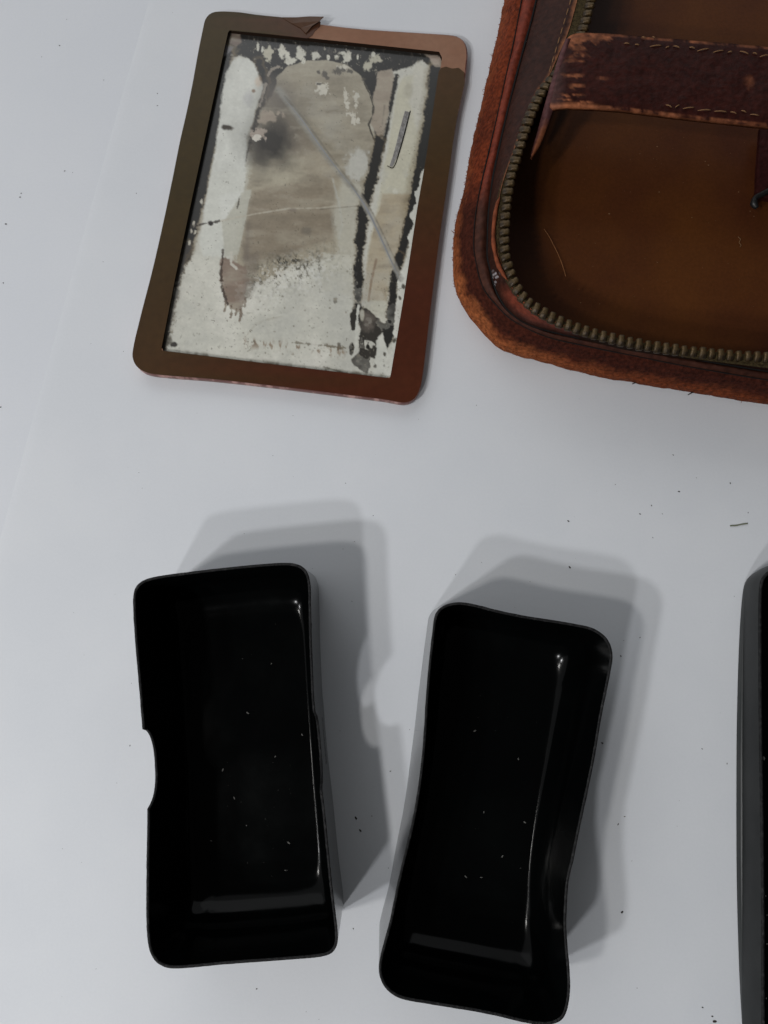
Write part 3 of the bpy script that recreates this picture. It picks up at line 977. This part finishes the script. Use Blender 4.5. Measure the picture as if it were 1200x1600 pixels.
# cloudy, grainy decay over everything
g1 = fbm(X, Y, 34, 5, 90); g2 = fbm(X, Y, 3.0, 2, 91); g3 = fbm(X * .6, Y * 1.4, 10, 4, 92)
COLR = COLR * (1 + .09 * g1 + .05 * g2 + .06 * g3)[:, None]
blend(.35 * np.clip(g1 * 1.6 - .1, 0, 1) * (COLR[:, 1] > .25), (166, 166, 158))
pt = (fbm(X, Y, 2.6, 2, 93) > .66) & (fbm(X, Y, 30, 3, 94) > .05)
blend(.6 * pt, (96, 92, 80))
COLR = COLR * 0.93
gV = atn(PX, 1.9)
gF = [(j * GN + i, (j + 1) * GN + i, (j + 1) * GN + i + 1, j * GN + i + 1) for j in range(GM - 1) for i in range(GN - 1)]
# drop what would reach under the frame further than it has to
mobj('mirror_glass', gV, gF, M['glass'], mir, colors=COLR)


def ribbon(name, line_px, widths, z, mt, parent, thick=.06, n=60, closed=False):
    C_ = resample(catmull(line_px, False, 10), n)
    wv = np.interp(np.linspace(0, 1, n), np.linspace(0, 1, len(widths)), widths)
    nn = ring_normals(C_, False)
    a = C_ + nn * wv[:, None] / 2; b = C_ - nn * wv[:, None] / 2
    A = atn(a, z); B = atn(b, z); A2 = atn(a, z + thick); B2 = atn(b, z + thick)
    rings = [np.array([A[i], B[i], B2[i], A2[i]]) for i in range(n)]
    V, F = loft(rings, True, True, True)
    o = mobj(name, V, F, mt, parent, smooth=False); fix_normals(o)
    return o


ribbon('crack', [(441, 150), (470, 185), (500, 228), (530, 268), (556, 300), (575, 330), (592, 365), (610, 405), (626, 440)], [.3, 1.2, 1.8, 1.4, .8, 3, 2.4, 1.8, .4], 1.92, M['silver'], mir, .05)
ribbon('sliver', [(636, 174), (628, 205), (619, 238), (611, 260)], [7, 8, 7, 5], 1.92, M['sliver'], mir, .10)
ribbon('sliver', [(641, 173), (633, 205), (623, 240), (614, 262), (605, 259)], [1.2, 1.4, 1.4, 1.4, 1.0], 1.95, M['gap'], mir, .12)

def tube(name, pts3, rad, mt, parent, seg=8, colors=None):
    P = np.asarray(pts3, float)
    n = len(P)
    T = np.gradient(P, axis=0); T /= np.linalg.norm(T, axis=1, keepdims=True) + 1e-12
    rad = np.broadcast_to(np.asarray(rad, float), (n,)) if np.ndim(rad) else np.full(n, rad)
    rings = []
    for i in range(n):
        t = T[i]
        up = np.array([0, 0, 1.0]) if abs(t[2]) < .9 else np.array([1.0, 0, 0])
        s = np.cross(t, up); s /= np.linalg.norm(s); u = np.cross(s, t)
        rings.append(np.array([P[i] + rad[i] * MM * (math.cos(a) * s + math.sin(a) * u) for a in np.linspace(0, 2 * math.pi, seg, endpoint=False)]))
    V, F = loft(rings, True, True, True)
    o = mobj(name, V, F, mt, parent, colors=(np.tile(colors, (len(V), 1)) if colors is not None else None)); fix_normals(o)
    return o


# ------------------------------------------------------------------ leather case
CC = np.array(at(1120, 130)[:2])      # centre of the case
case = empty('leather_case', (CC[0], CC[1], 0),
             'open brown leather zip case with scuffed orange edge, cross strap and brass zip teeth', 'case')
NS = 1100


def fullring(px, z, n=NS):
    """traced lower-left quarter plus its half-turn about the centre of the case"""
    A = atn(catmull(px, False, 8), z)
    # extend straight at both ends towards the unseen corners
    return_pts = A.copy()
    d0 = A[0] - A[6]; d0 /= np.linalg.norm(d0)
    d1 = A[-1] - A[-7]; d1 /= np.linalg.norm(d1)
    R = lambda P: np.column_stack([2 * CC[0] - P[:, 0], 2 * CC[1] - P[:, 1], P[:, 2]])
    B = R(A)
    # corner between the end of A (going right) and the start of B (on the right side)
    def meet(p, d, q, e):
        M_ = np.array([[d[0], -e[0]], [d[1], -e[1]]])
        t = np.linalg.solve(M_, (q - p)[:2])
        return t[0]
    t1 = meet(A[-1], d1, B[0], -d0)
    corner = A[-1] + d1 * t1
    r = 0.022
    e0_ = corner - d1 * r; e1_ = corner - (-d0) * r * 0 + d0 * 0
    # side of B runs from the corner along -(-d0)...
    bd = (B[0] - corner); bl = np.linalg.norm(bd); bd = bd / bl
    arc = []
    for t in np.linspace(0, 1, 9):
        p = (1 - t) ** 2 * (corner - d1 * r) + 2 * t * (1 - t) * corner + t ** 2 * (corner + bd * r)
        arc.append(p)
    arc = np.array(arc)
    loop = np.vstack([A, arc, B, R(arc)])
    # arclength, but keep the traced part uniformly sampled with a fixed share
    nA = int(n * .5)
    a1 = resample(A, nA)
    rest = np.vstack([A[-1:], arc, B[:1]])
    a2 = resample(rest, n // 2 - nA + 2 + 0)
    half = n // 2
    half_pts = resample(np.vstack([A, arc, B[:1]]), half + 1)[:-1]
    return np.vstack([half_pts, R(half_pts)]), nA


RO = [(797, -40), (788, 0), (777, 58), (768, 95), (760, 128), (748, 180), (738, 222), (733, 247), (725, 300), (717, 329), (711, 357), (708, 395), (709, 427), (717, 460), (733, 486), (755, 514),
      (780, 537), (808, 549), (847, 560), (902, 575), (940, 585), (997, 594), (1060, 605), (1133, 617), (1200, 627), (1260, 636)]
RG = [(824, -40), (815, 0), (803, 63), (790, 120), (777, 180), (763, 240), (748, 305), (742, 345), (740, 380), (742, 402), (755, 450), (783, 485), (803, 502), (850, 525), (902, 538), (975, 553), (1060, 570),
      (1133, 583), (1200, 594), (1260, 603)]
R1 = [(847, -40), (838, 0), (830, 33), (815, 87), (803, 133), (791, 182), (782, 222), (770, 280), (764, 330), (762, 375), (762, 400), (767, 423), (773, 447), (782, 467), (793, 483), (817, 502), (850, 514), (900, 526),
      (975, 541), (1060, 556), (1133, 568), (1200, 579), (1260, 588)]
R2 = [(912, -40), (902, 0), (888, 50), (873, 85), (856, 122), (840, 143), (823, 185), (808, 222), (793, 263), (785, 288), (780, 310), (776, 335), (775, 363), (777, 390), (785, 415), (795, 440), (808, 459), (826, 479), (849, 495), (888, 511),
      (910, 521), (977, 536), (1043, 549), (1083, 556), (1133, 563), (1200, 571), (1260, 578)]
R3 = [(934, -40), (924, 0), (912, 42), (895, 80), (872, 110), (850, 136), (832, 172), (820, 205), (808, 243), (798, 278), (793, 310), (790, 345), (789, 375), (791, 398), (799, 425), (810, 449), (829, 472), (856, 489), (884, 503),
      (915, 514), (958, 526), (1005, 536), (1053, 543), (1100, 549), (1150, 553), (1200, 556), (1260, 561)]

ZO, ZG, Z1, Z2, Z3 = 6.0, 15.5, 16.5, 23.0, 24.0


def lateral(r0, r1, rows, bulge, zfun=None, seed=0, rough=.0):
    out = []
    for k in range(rows + 1):
        t = k / rows
        q = r0 * (1 - t) + r1 * t
        q[:, 2] += math.sin(t * math.pi) * bulge * MM
        if rough:
            i = np.arange(len(q))
            q[:, 2] += rough * MM * fbm(i * 1.0, np.full(len(q), k * 2.2), 12, 4, seed)
        out.append(q)
    return out


ro, nA = fullring(RO, ZO); rg, _ = fullring(RG, ZG); r1, _ = fullring(R1, Z1); r2, _ = fullring(R2, Z2); r3, _ = fullring(R3, Z3)
i_ = np.arange(NS)
# frayed silhouette
sg = 1 if area2(ro) > 0 else -1
nrm = -ring_normals(ro) * sg
fray = .30 * fbm(i_, i_ * 0, 5, 3, 70) + .45 * np.maximum(0, fbm(i_, i_ * 0 + 5, 8, 3, 71) - .25)
ro[:, :2] += nrm * (fray * MM)[:, None]


def photo_xy(V):
    """photograph coordinates of world points (used only to place wear where it is seen)"""
    V = np.asarray(V)
    c, s = math.cos(TILT), math.sin(TILT)
    y = V[:, 1]; z = V[:, 2] - CAM_H
    cy = y * c + z * s; cz = -y * s + z * c
    return 600 + 1200 * V[:, 0] / -cz, 800 - 1200 * cy / -cz


# outer roll: from the paper up over the shoulder to the groove
under = ro.copy(); under[:, :2] -= nrm * 1.6 * MM; under[:, 2] = 0.3 * MM
mid = ro.copy(); mid[:, :2] -= nrm * .35 * MM; mid[:, 2] = 2.4 * MM
rows = []
NR = 22
for k in range(NR + 1):
    t = k / NR
    q = ro * (1 - t) + rg * t
    s_ = math.sin(t * math.pi / 2)
    q[:, 2] = (ZO + (ZG - ZO) * s_) * MM + .10 * MM * fbm(i_, np.full(NS, k * 2.0), 9, 4, 72)
    rows.append(q)
allr = [under, mid] + rows
V, F = loft(allr)
px_, py_ = photo_xy(V)
tt = np.repeat(np.concatenate([[0, 0], np.linspace(0, 1, NR + 1)]), NS)
dark = lin((54, 24, 16)); red = lin((98, 42, 22)); orange = lin((146, 84, 48))
n1 = fbm(px_, py_, 70, 4, 73); n2 = fbm(px_, py_, 14, 4, 74)
leftside = np.clip((330 - py_) / 70, 0, 1)
corner_ = np.clip((py_ - 330) / 120, 0, 1) * np.clip((1000 - px_) / 250, 0, 1)
k_red = np.clip(leftside * (.80 + .9 * n1 + .5 * n2) + .05, 0, 1)
k_red = np.maximum(k_red, np.clip(1 - tt * 2.6, 0, 1) * (.75 + .4 * n2) * (1 - leftside))
k_or = np.clip((.42 + .30 * n2 + .25 * n1 - tt * (1.15 + .2 * n2)) * 3, 0, 1) * (.2 + .62 * corner_)
k_or = np.maximum(k_or, leftside * np.clip((n1 + .3 * n2 - .15) * 1.5, 0, 1) * np.clip(1.1 - tt * 1.5, 0, 1) * .45)
COLc = dark * (1 - k_red[:, None]) + red * k_red[:, None]
COLc = COLc * (1 - k_or[:, None]) + orange * k_or[:, None]
o = mobj('outer_leather', V, F, M['suede'], case, colors=COLc); fix_normals(o)
o['label'] = 'frayed outer edge rubbed to orange suede at the corner'

# welt between groove and seam
a_ = rg.copy(); a_[:, 2] -= .3 * MM
b_ = r1.copy(); b_[:, 2] -= .9 * MM
V, F = loft(lateral(a_, b_, 10, 1.1, rough=.25, seed=75))
px_, py_ = photo_xy(V)
ls = np.clip((330 - py_) / 60, 0, 1)[:, None]
n2 = (.5 + .5 * fbm(px_, py_, 12, 4, 76))[:, None]
c_low = lin((52, 30, 24)) * (1 - n2 * .6) + lin((74, 42, 30)) * n2 * .6
c_up = lin((104, 44, 28)) * (1 - n2 * .5) + lin((96, 44, 36)) * n2 * .5
o = mobj('welt', V, F, M['leather'], case, colors=c_low * (1 - ls) + c_up * ls); fix_normals(o)

# inner band of purple-brown leather, folding up to the zip
a_ = r1.copy(); a_[:, 2] -= .7 * MM
V, F = loft(lateral(a_, r2, 18, 1.0, rough=.12, seed=77))
px_, py_ = photo_xy(V)
tt = np.repeat(np.linspace(0, 1, 19), NS)
n1 = fbm(px_, py_, 60, 4, 78); n2 = fbm(px_, py_, 9, 4, 79)
cb = np.tile(lin((46, 25, 19)), (len(V), 1)) * (1 + .22 * n1 + .12 * n2)[:, None]
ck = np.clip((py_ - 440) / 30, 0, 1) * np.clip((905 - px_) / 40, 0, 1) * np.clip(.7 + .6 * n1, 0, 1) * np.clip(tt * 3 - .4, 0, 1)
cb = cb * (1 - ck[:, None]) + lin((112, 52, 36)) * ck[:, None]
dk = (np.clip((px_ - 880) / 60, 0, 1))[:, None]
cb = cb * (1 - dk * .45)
ew = np.clip(tt * 12 - 11.0 + .8 * n2, 0, 1)
cb = cb * (1 - ew[:, None]) + lin((120, 76, 50)) * ew[:, None]
sc = np.clip((1 - np.hypot((px_ - 774) / 9, (py_ - 436) / 16)) * 3, 0, 1) * (fbm(px_ + py_, (py_ - px_) * .25, 4, 2, 80) > .25)
cb = cb * (1 - sc[:, None] * .7) + lin((170, 165, 168)) * sc[:, None] * .7
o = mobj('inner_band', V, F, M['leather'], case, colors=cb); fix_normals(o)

for nm_, base_, rad_, dz_ in (('seam', r1, .30, -.35), ('crease', rg, .16, .02)):
    q = base_.copy(); q[:, 2] += dz_ * MM
    q = q[:NS // 2 + 1]
    tube(nm_, q, rad_ * (1 + .35 * fbm(np.arange(len(q)), np.zeros(len(q)), 10, 3, 177)), M['gap'], case, 6)

# raw leather lip standing up beside the zip at the corner
lipc = [(781, 308), (776, 322), (773, 340), (771, 360), (771, 378), (774, 398), (779, 415), (786, 428), (792, 437)]


lp = resample(catmull(lipc, False, 8), 70)
lr = .55 + .2 * fbm(np.arange(70), np.zeros(70), 8, 3, 81); lr[:6] *= np.linspace(.2, 1, 6); lr[-6:] *= np.linspace(1, .2, 6)
tube('leather_lip', atn(lp, Z2 + .1), lr, M['leather'], case, colors=lin((112, 58, 36)))

# zip tape from the band edge to the inner wall
tz = r3.copy(); tz[:, 2] = (Z3 - 1.25) * MM
nr3 = -ring_normals(r3) * (1 if area2(r3) > 0 else -1)
ti = tz.copy(); ti[:, :2] -= nr3 * .9 * MM; ti[:, 2] -= .8 * MM
a_ = r2.copy(); a_[:, 2] -= .5 * MM; a_[:, :2] += (-ring_normals(r2) * (1 if area2(r2) > 0 else -1)) * .5 * MM
V, F = loft([a_] + lateral(r2 * 1.0 - np.array([0, 0, .35 * MM]), tz, 4, 0.1, rough=.1, seed=82) + [ti])
o = mobj('zip_tape', V, F, M['tape'], case); fix_normals(o)

# inner wall and floor
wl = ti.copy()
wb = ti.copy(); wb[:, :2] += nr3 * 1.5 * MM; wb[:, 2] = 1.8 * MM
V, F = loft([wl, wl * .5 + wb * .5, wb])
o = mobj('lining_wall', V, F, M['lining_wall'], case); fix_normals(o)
f0 = resample(wb, 260, True); f0[:, 2] = 2.0 * MM
nf = -ring_normals(f0) * (1 if area2(f0) > 0 else -1)
f0[:, :2] += nf * .6 * MM
tr = fillpoly([f0])
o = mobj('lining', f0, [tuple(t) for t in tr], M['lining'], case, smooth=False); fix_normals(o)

# zip teeth, each a part sharing one mesh
def tooth_mesh():
    """bevelled body with a rounded head, a little over 1.7 mm along the zip and 3 mm across"""
    secs = [(-1.7, .8, .3, -.6), (-1.4, 1.1, .45, -.35), (-.5, 1.05, .75, -.05), (.3, .80, .8, .05), (.9, .92, .85, .12), (1.3, .75, .7, .05), (1.6, .35, .3, -.3)]
    V = []; F = []
    for (y, wx, hz, dz) in secs:
        for k in range(8):
            a = k / 8 * 2 * math.pi + math.pi / 8
            sq = lambda v: math.copysign(abs(v) ** .62, v)
            V.append((wx * sq(math.cos(a)) * MM, y * MM, (hz * sq(math.sin(a)) + dz) * MM))
    for r in range(len(secs) - 1):
        for k in range(8):
            F.append((r * 8 + k, r * 8 + (k + 1) % 8, (r + 1) * 8 + (k + 1) % 8, (r + 1) * 8 + k))
    F.append(tuple(range(7, -1, -1))); F.append(tuple((len(secs) - 1) * 8 + k for k in range(8)))
    m = bpy.data.meshes.new('tooth')
    m.from_pydata(V, [], F); m.update(); m.shade_smooth()
    bm = bmesh.new(); bm.from_mesh(m); bmesh.ops.recalc_face_normals(bm, faces=bm.faces); bm.to_mesh(m); bm.free()
    m.materials.append(M['brass'])
    return m


tm = tooth_mesh()
dl_ = np.linalg.norm(np.diff(np.vstack([r3, r3[:1]]), axis=0), axis=1)
cum = np.concatenate([[0], np.cumsum(dl_)])
pitch = 2.36 * MM
nt_ = int(cum[-1] / pitch)
for k in range(nt_):
    s = k * cum[-1] / nt_
    x = np.interp(s, cum, np.append(r3[:, 0], r3[0, 0])); y = np.interp(s, cum, np.append(r3[:, 1], r3[0, 1]))
    i = min(int(np.searchsorted(cum, s)), NS) % NS
    nx_, ny_ = nr3[i]
    u_, v_ = photo_xy(np.array([[x, y, Z3 * MM]]))
    if not (-160 < v_[0] and u_[0] < 1340):    # the far side of the zip is out of sight
        continue
    o = bpy.data.objects.new('tooth', tm)
    COL.objects.link(o); o.parent = case
    o.location = (x - case.location.x, y - case.location.y, (Z3 - .9 + .12 * random.uniform(-1, 1)) * MM)
    ang = math.atan2(ny_, nx_) + math.pi / 2
    o.rotation_euler = (math.radians(random.uniform(-6, 6)), math.radians(random.uniform(-7, 7)), ang + math.radians(9 + random.uniform(-4, 4)))
    sc_ = .93 + random.uniform(-.05, .05)
    o.scale = (sc_ * .98, sc_ * .98, sc_)

# strap ---------------------------------------------------------------------------
SZ = 25.5
top_e = [(884, 62), (893, 54), (910, 51), (960, 53), (1005, 57), (1070, 62), (1130, 67), (1200, 73), (1300, 83), (1440, 97)]
bot_e = [(859, 166), (866, 168), (887, 166), (960, 170), (1005, 175), (1079, 184), (1135, 190), (1200, 197), (1300, 208), (1440, 224)]
n = 170
T = resample(catmull(top_e, False, 8), n); B = resample(catmull(bot_e, False, 8), n)
rowsn = 44
rows = []
pts = []
for k in range(rowsn + 1):
    t = k / rowsn
    q = T * (1 - t) + B * t
    s = np.linspace(0, 1, n)
    z = SZ + .35 * math.sin(t * math.pi) - 1.0 * np.exp(-s * 26) + .25 * fbm(q[:, 0], q[:, 1], 26, 3, 84)
    z = z - .3 * (abs(2 * t - 1) ** 6)
    rows.append((q, z))
stV = [atn(q, z) for q, z in rows]
Q = np.vstack([q for q, z in rows])
ttv = np.repeat(np.linspace(0, 1, rowsn + 1), n)
x, y = Q[:, 0], Q[:, 1]
n1 = fbm(x, y, 40, 4, 85); n2 = fbm(x, y, 11, 4, 86); n3 = fbm(x * .55, y * 1.6, 7, 4, 87)
cst = np.tile(lin((44, 17, 13)), (len(x), 1)) * (1 + .3 * n1 + .15 * n2)[:, None]
near = np.clip((945 - x) / 45, 0, 1)
wear = np.zeros(len(x))
wn = fbm(x * .8, y * 1.5, 8, 4, 187)
for (cx_, cy_, rx_, ry_, am) in [(905, 58, 50, 9, .95), (904, 74, 12, 20, .9), (886, 66, 12, 12, .7), (940, 122, 9, 3, .5), (892, 95, 9, 4, .4)]:
    wear = np.maximum(wear, am * np.clip((1.05 - np.hypot((x - cx_) / rx_, (y - cy_) / ry_) + 1.5 * wn) * 1.6, 0, 1))
for (y0_, xa_, xb_, hw) in [(116, 874, 914, 2.2), (121, 880, 912, 1.3), (133, 886, 916, 2.6), (139, 892, 906, 1.4), (148, 872, 916, 2.2), (155, 868, 898, 2.0), (160, 868, 930, 1.6)]:
    dd = np.abs(y - y0_ - 4.5 * fbm(x, y * 0 + y0_, 13, 4, int(y0_)))
    inx = np.clip((x - xa_) / 8, 0, 1) * np.clip((xb_ - x) / 10, 0, 1)
    wear = np.maximum(wear, inx * np.clip((hw * (1 + 1.4 * n3) - dd) * .8, 0, 1))
wear = np.clip(wear * (.75 + .8 * n2), 0, 1) * .85
patch = np.clip((1.2 - np.hypot((x - 1172) / 10, (y - 128) / 9)) + .9 * n2, 0, 1) * .35
wear = np.maximum(wear, patch)
edge_w = np.clip((.045 - np.minimum(ttv, 1 - ttv)) * 40, 0, 1) * np.clip(.35 + near + n2, 0, 1)
edge_b = np.clip((.07 - (1 - ttv)) * 22, 0, 1) * near
wear = np.maximum(wear, np.maximum(edge_w * .9, edge_b))
cst = cst * (1 - wear[:, None]) + lin((150, 92, 62)) * wear[:, None]
lf = np.clip((885 - x) / 12, 0, 1)[:, None]
cst = cst * (1 - lf * .3) + lin((92, 70, 68)) * lf * .3
V, F = loft(stV, closed=False)
V[:, 2] += (wear * -.12 * MM)
nV = len(V)
V2 = V.copy(); V2[:, 2] -= 1.4 * MM
F2 = [tuple(nV + k for k in reversed(f)) for f in F]
side = []
for i in range(n - 1):
    side.append((i, nV + i, nV + i + 1, i + 1))
    b = rowsn * n
    side.append((b + i, b + i + 1, nV + b + i + 1, nV + b + i))
for k in range(rowsn):
    a = k * n
    side.append((a, a + n, nV + a + n, nV + a))
    a = k * n + n - 1
    side.append((a, nV + a, nV + a + n, a + n))
strap = mobj('strap', np.vstack([V, V2]), F + F2 + side, M['leather'], case, colors=np.vstack([cst, np.tile(lin((120, 74, 50)), (nV, 1))]))
fix_normals(strap)

# side of the strap going down inside the wall, ending in a pointed tail
tail_l = [(884, 60), (873, 88), (864, 118), (856, 146), (847, 178), (839, 208), (832, 230), (829, 243)]
tail_r = [(892, 60), (884, 90), (876, 120), (869, 150), (865, 170), (856, 196), (845, 224), (832, 246)]
zt = np.array([SZ - .6, SZ - 1.0, SZ - 1.2, SZ - 1.4, SZ - 2.0, SZ - 4, SZ - 6, SZ - 7.5])
nn_ = 60
A = resample(catmull(tail_l, False, 8), nn_); Bq = resample(catmull(tail_r, False, 8), nn_)
z_ = np.interp(np.linspace(0, 1, nn_), np.linspace(0, 1, 8), zt)
lay = []
for k in range(7):
    t = k / 6
    q = A * (1 - t) + Bq * t
    lay.append(atn(q, z_ + .6 * math.sin(t * math.pi)))
V, F = loft(lay, closed=False)
nV = len(V)
low = V.copy(); low[:, 2] -= 1.2 * MM
Fl = [tuple(nV + k for k in reversed(f)) for f in F]
sd = []
for i in range(nn_ - 1):
    sd.append((i, nV + i, nV + i + 1, i + 1)); b = 6 * nn_
    sd.append((b + i, b + i + 1, nV + b + i + 1, nV + b + i))
xt, yt = photo_xy(V)
tc_ = np.tile(lin((78, 50, 50)), (nV, 1))
kt = np.clip((yt - 185) / 25 + .5 * fbm(xt, yt, 8, 3, 88), 0, 1) * np.clip(np.repeat(np.linspace(0, 1, 7), nn_) * 3 - .3, 0, 1)
tc_ = tc_ * (1 - kt[:, None]) + lin((112, 66, 44)) * kt[:, None]
o = mobj('strap_tail', np.vstack([V, low]), F + Fl + sd, M['leather'], case, colors=np.vstack([tc_, tc_ * .8])); fix_normals(o)


def stitch(a, b, z, parent, r=.22, mt='thread'):
    A_ = np.array(at(a[0], a[1], z - .15)); B_ = np.array(at(b[0], b[1], z - .15))
    t = np.linspace(0, 1, 7)[:, None]
    P = A_ * (1 - t) + B_ * t
    P[:, 2] += np.sin(t[:, 0] * math.pi) * .28 * MM
    rad = r * np.array([.5, .9, 1, 1, 1, .9, .5])
    return tube('stitch', P, rad, M[mt], parent, 6)


for a, b in [((1015, 73), (1034, 71)), ((1040, 75), (1046, 73)), ((1052, 72), (1062, 75)), ((1077, 74), (1086, 76)), ((1089, 80), (1108, 76)), ((1114, 82), (1131, 79)), ((1137, 82), (1144, 81)),
             ((1156, 80), (1170, 85)), ((1176, 83), (1183, 85)), ((1187, 89), (1201, 86)), ((992, 70), (999, 71)), ((1003, 58), (1008, 60)), ((1019, 58), (1023, 60)), ((975, 68), (984, 69))]:
    stitch(a, b, SZ + .3, strap, .17)
for a, b in [((1040, 164), (1050, 168)), ((1055, 168), (1062, 164)), ((1067, 170), (1085, 168)), ((1090, 173), (1111, 172)), ((1116, 174), (1136, 175)), ((1141, 175), (1151, 178)), ((1158, 173), (1166, 176)), ((1172, 179), (1186, 181))]:
    stitch(a, b, SZ + .3, strap, .17)
# stitches along the band beside the zip (upper left)
for k in range(9):
    y0 = -2 + k * 15
    x0 = 892 - y0 * .30
    stitch((x0, y0), (x0 - 3, y0 + 10), Z2 + .35 - (.6 if y0 > 90 else 0), case, .16)
# leather loop and black hook at the right edge of the picture, lying in the case
a = np.array([(1188, 200), (1206, 200), (1235, 202), (1240, 280), (1236, 330), (1205, 312), (1182, 306), (1183, 270), (1186, 232)], float)
W = atn(a, 6.0); Wl = W.copy(); Wl[:, 2] -= 1.5 * MM
tr = fillpoly([W]); m_ = len(W)
o = mobj('holder_flap', np.vstack([W, Wl]), [tuple(t) for t in tr] + [(i, (i + 1) % m_, m_ + (i + 1) % m_, m_ + i) for i in range(m_)], M['leather'], case, smooth=False,
         colors=np.tile(lin((46, 18, 17)), (2 * m_, 1))); fix_normals(o)
hp = resample(catmull([(1183, 325), (1178, 318), (1181, 309), (1190, 304), (1202, 298), (1220, 292), (1240, 290)], False, 8), 40)
tube('hook', atn(hp, 7.4), np.interp(np.linspace(0, 1, 40), [0, .1, .2, 1], [.6, 1.1, .8, .9]), M['rubber'], case, 10)

# loose fibres round the frayed edge
fV = []; fF = []
for k in range(900):
    i = random.randrange(0, int(NS * .5))
    p = ro[i].copy(); nn2 = nrm[i]
    L_ = random.uniform(.2, .6) if random.random() < .96 else random.uniform(.7, 1.4)
    th = random.uniform(-1.1, 1.1)
    d = np.array([nn2[0] * math.cos(th) - nn2[1] * math.sin(th), nn2[0] * math.sin(th) + nn2[1] * math.cos(th), random.uniform(-.3, .5)])
    w_ = random.uniform(.04, .12) * MM
    s = np.array([-d[1], d[0], 0]) * w_
    p[2] += random.uniform(-2.5, 1.0) * MM
    p[:2] -= nn2 * .1 * MM
    m1 = p + d * L_ * MM * .6 + np.array([0, 0, random.uniform(-.1, .1) * MM]); e_ = p + d * L_ * MM + s * random.uniform(-3, 3)
    b = len(fV)
    up = np.array([0, 0, w_])
    fV += [p - s, p + s, p + up, m1 - s * .8, m1 + s * .8, m1 + up * .8, e_]
    fF += [(b, b + 1, b + 4, b + 3), (b + 1, b + 2, b + 5, b + 4), (b + 2, b, b + 3, b + 5), (b + 3, b + 4, b + 6), (b + 4, b + 5, b + 6), (b + 5, b + 3, b + 6)]
o = mobj('fray', fV, fF, M['fuzz'], case, smooth=False); o['kind'] = 'stuff'
# two dark threads sticking out under the lower edge
for pts in ([(1000, 592), (994, 597), (988, 600)], [(1092, 610), (1082, 613), (1075, 617)]):
    tube('thread_end', atn(resample(catmull(pts, False, 6), 14), 3.0), np.linspace(.35, .12, 14), M['crumb'], case, 6)

# lint on the lining
sV = []; sF = []
for (x, y, r_) in [(952, 334, .22), (1030, 300, .16), (1107, 258, .2), (1102, 252, .14), (1081, 340, .15), (1154, 300, .16), (1027, 229, .2), (1000, 240, .12), (1027, 410, .14), (907, 473, .16), (905, 452, .1), (937, 475, .12),
                  (1172, 330, .14), (1178, 338, .12), (930, 380, .1), (985, 300, .1)] + [(random.uniform(880, 1195), random.uniform(200, 500), random.uniform(.04, .09)) for _ in range(70)]:
    q = at(x, y, 2.1); b = len(sV)
    for kk in range(5):
        th = kk / 5 * 6.283
        sV.append((q[0] + math.cos(th) * r_ * 1.4 * MM, q[1] + math.sin(th) * r_ * MM, q[2]))
    sV.append((q[0], q[1], q[2] + r_ * MM))
    for kk in range(5): sF.append((b + kk, b + (kk + 1) % 5, b + 5))
o = mobj('lint', sV, sF, M['thread'], case); o['kind'] = 'stuff'
tube('thread_end', atn(resample(catmull([(1153, 370), (1157, 374), (1155, 379), (1158, 383), (1156, 386)], False, 6), 24), 2.3), .10, M['thread'], case, 5)

# hair lying in the case
hp = resample(catmull([(850, 358), (857, 368), (866, 385), (874, 402), (880, 418), (884, 432)], False, 8), 40)
h = tube('hair', atn(hp, 3.2), .07, M['hair'], None, 5)
tag(h, 'thin curved pale brown hair lying on the dark lining inside the leather case', 'hair')
# grey fibre on the paper
fp = resample(catmull([(1141, 821.5), (1150, 821), (1160, 819), (1168, 818)], False, 8), 24)
h = tube('fibre', atn(fp, .22), .20, mat('fibre', lin((112, 116, 98)), .8, .2), None, 6)
tag(h, 'short straight grey green fibre lying on the white paper above the low black box', 'fibre')

# crumbs and specks on the paper
sp_ = [(1061, 768, .32), (1000, 803, .25), (1018, 790, .2), (1141, 755, .22), (1052, 711, .18), (556, 1278, .42), (563, 1298, .38), (581, 1275, .2), (401, 1545, .25), (552, 1451, .2), (610, 1205, .2),
       (890, 886, .35), (888, 814, .3), (712, 898, .15), (970, 1025, .25), (941, 1161, .3), (1000, 996, .18), (972, 1425, .42), (966, 1288, .25), (976, 1276, .2), (1117, 1596, .55), (1113, 1588, .3),
       (1098, 1574, .25), (1136, 1193, .2), (1097, 1170, .18), (93, 71, .25), (9, 350, .32), (101, 267, .2), (31, 308, .25), (33, 302, .18), (5, 442, .2), (1, 636, .25), (246, 146, .2), (246, 165, .2), (162, 125, .15),
       (213, 302, .15), (161, 409, .12), (203, 1165, .2), (640, 1140, .15), (540, 755, .15), (1020, 840, .15), (1035, 803, .15), (1169, 801, .2)]
sp_ += [(random.uniform(0, 1200), random.uniform(0, 1600), random.uniform(.05, .13)) for _ in range(120)]
sV = []; sF = []
for (x, y, r) in sp_:
    q = at(x, y, .03); b = len(sV); a = random.random() * 6.28; el = random.uniform(1, 1.7)
    for kk in range(6):
        th = kk / 6 * 6.283
        rr_ = r * random.uniform(.7, 1.1)
        dx, dy = math.cos(th) * rr_ * el * MM, math.sin(th) * rr_ * .7 * MM
        sV.append((q[0] + dx * math.cos(a) - dy * math.sin(a), q[1] + dx * math.sin(a) + dy * math.cos(a), q[2]))
    sV.append((q[0], q[1], q[2] + r * .6 * MM))
    for kk in range(6): sF.append((b + kk, b + (kk + 1) % 6, b + 6))
c_ = mobj('crumbs', sV, sF, M['crumb'])
tag(c_, 'tiny dark crumbs and dust specks scattered over the white paper', 'crumbs', kind='stuff')
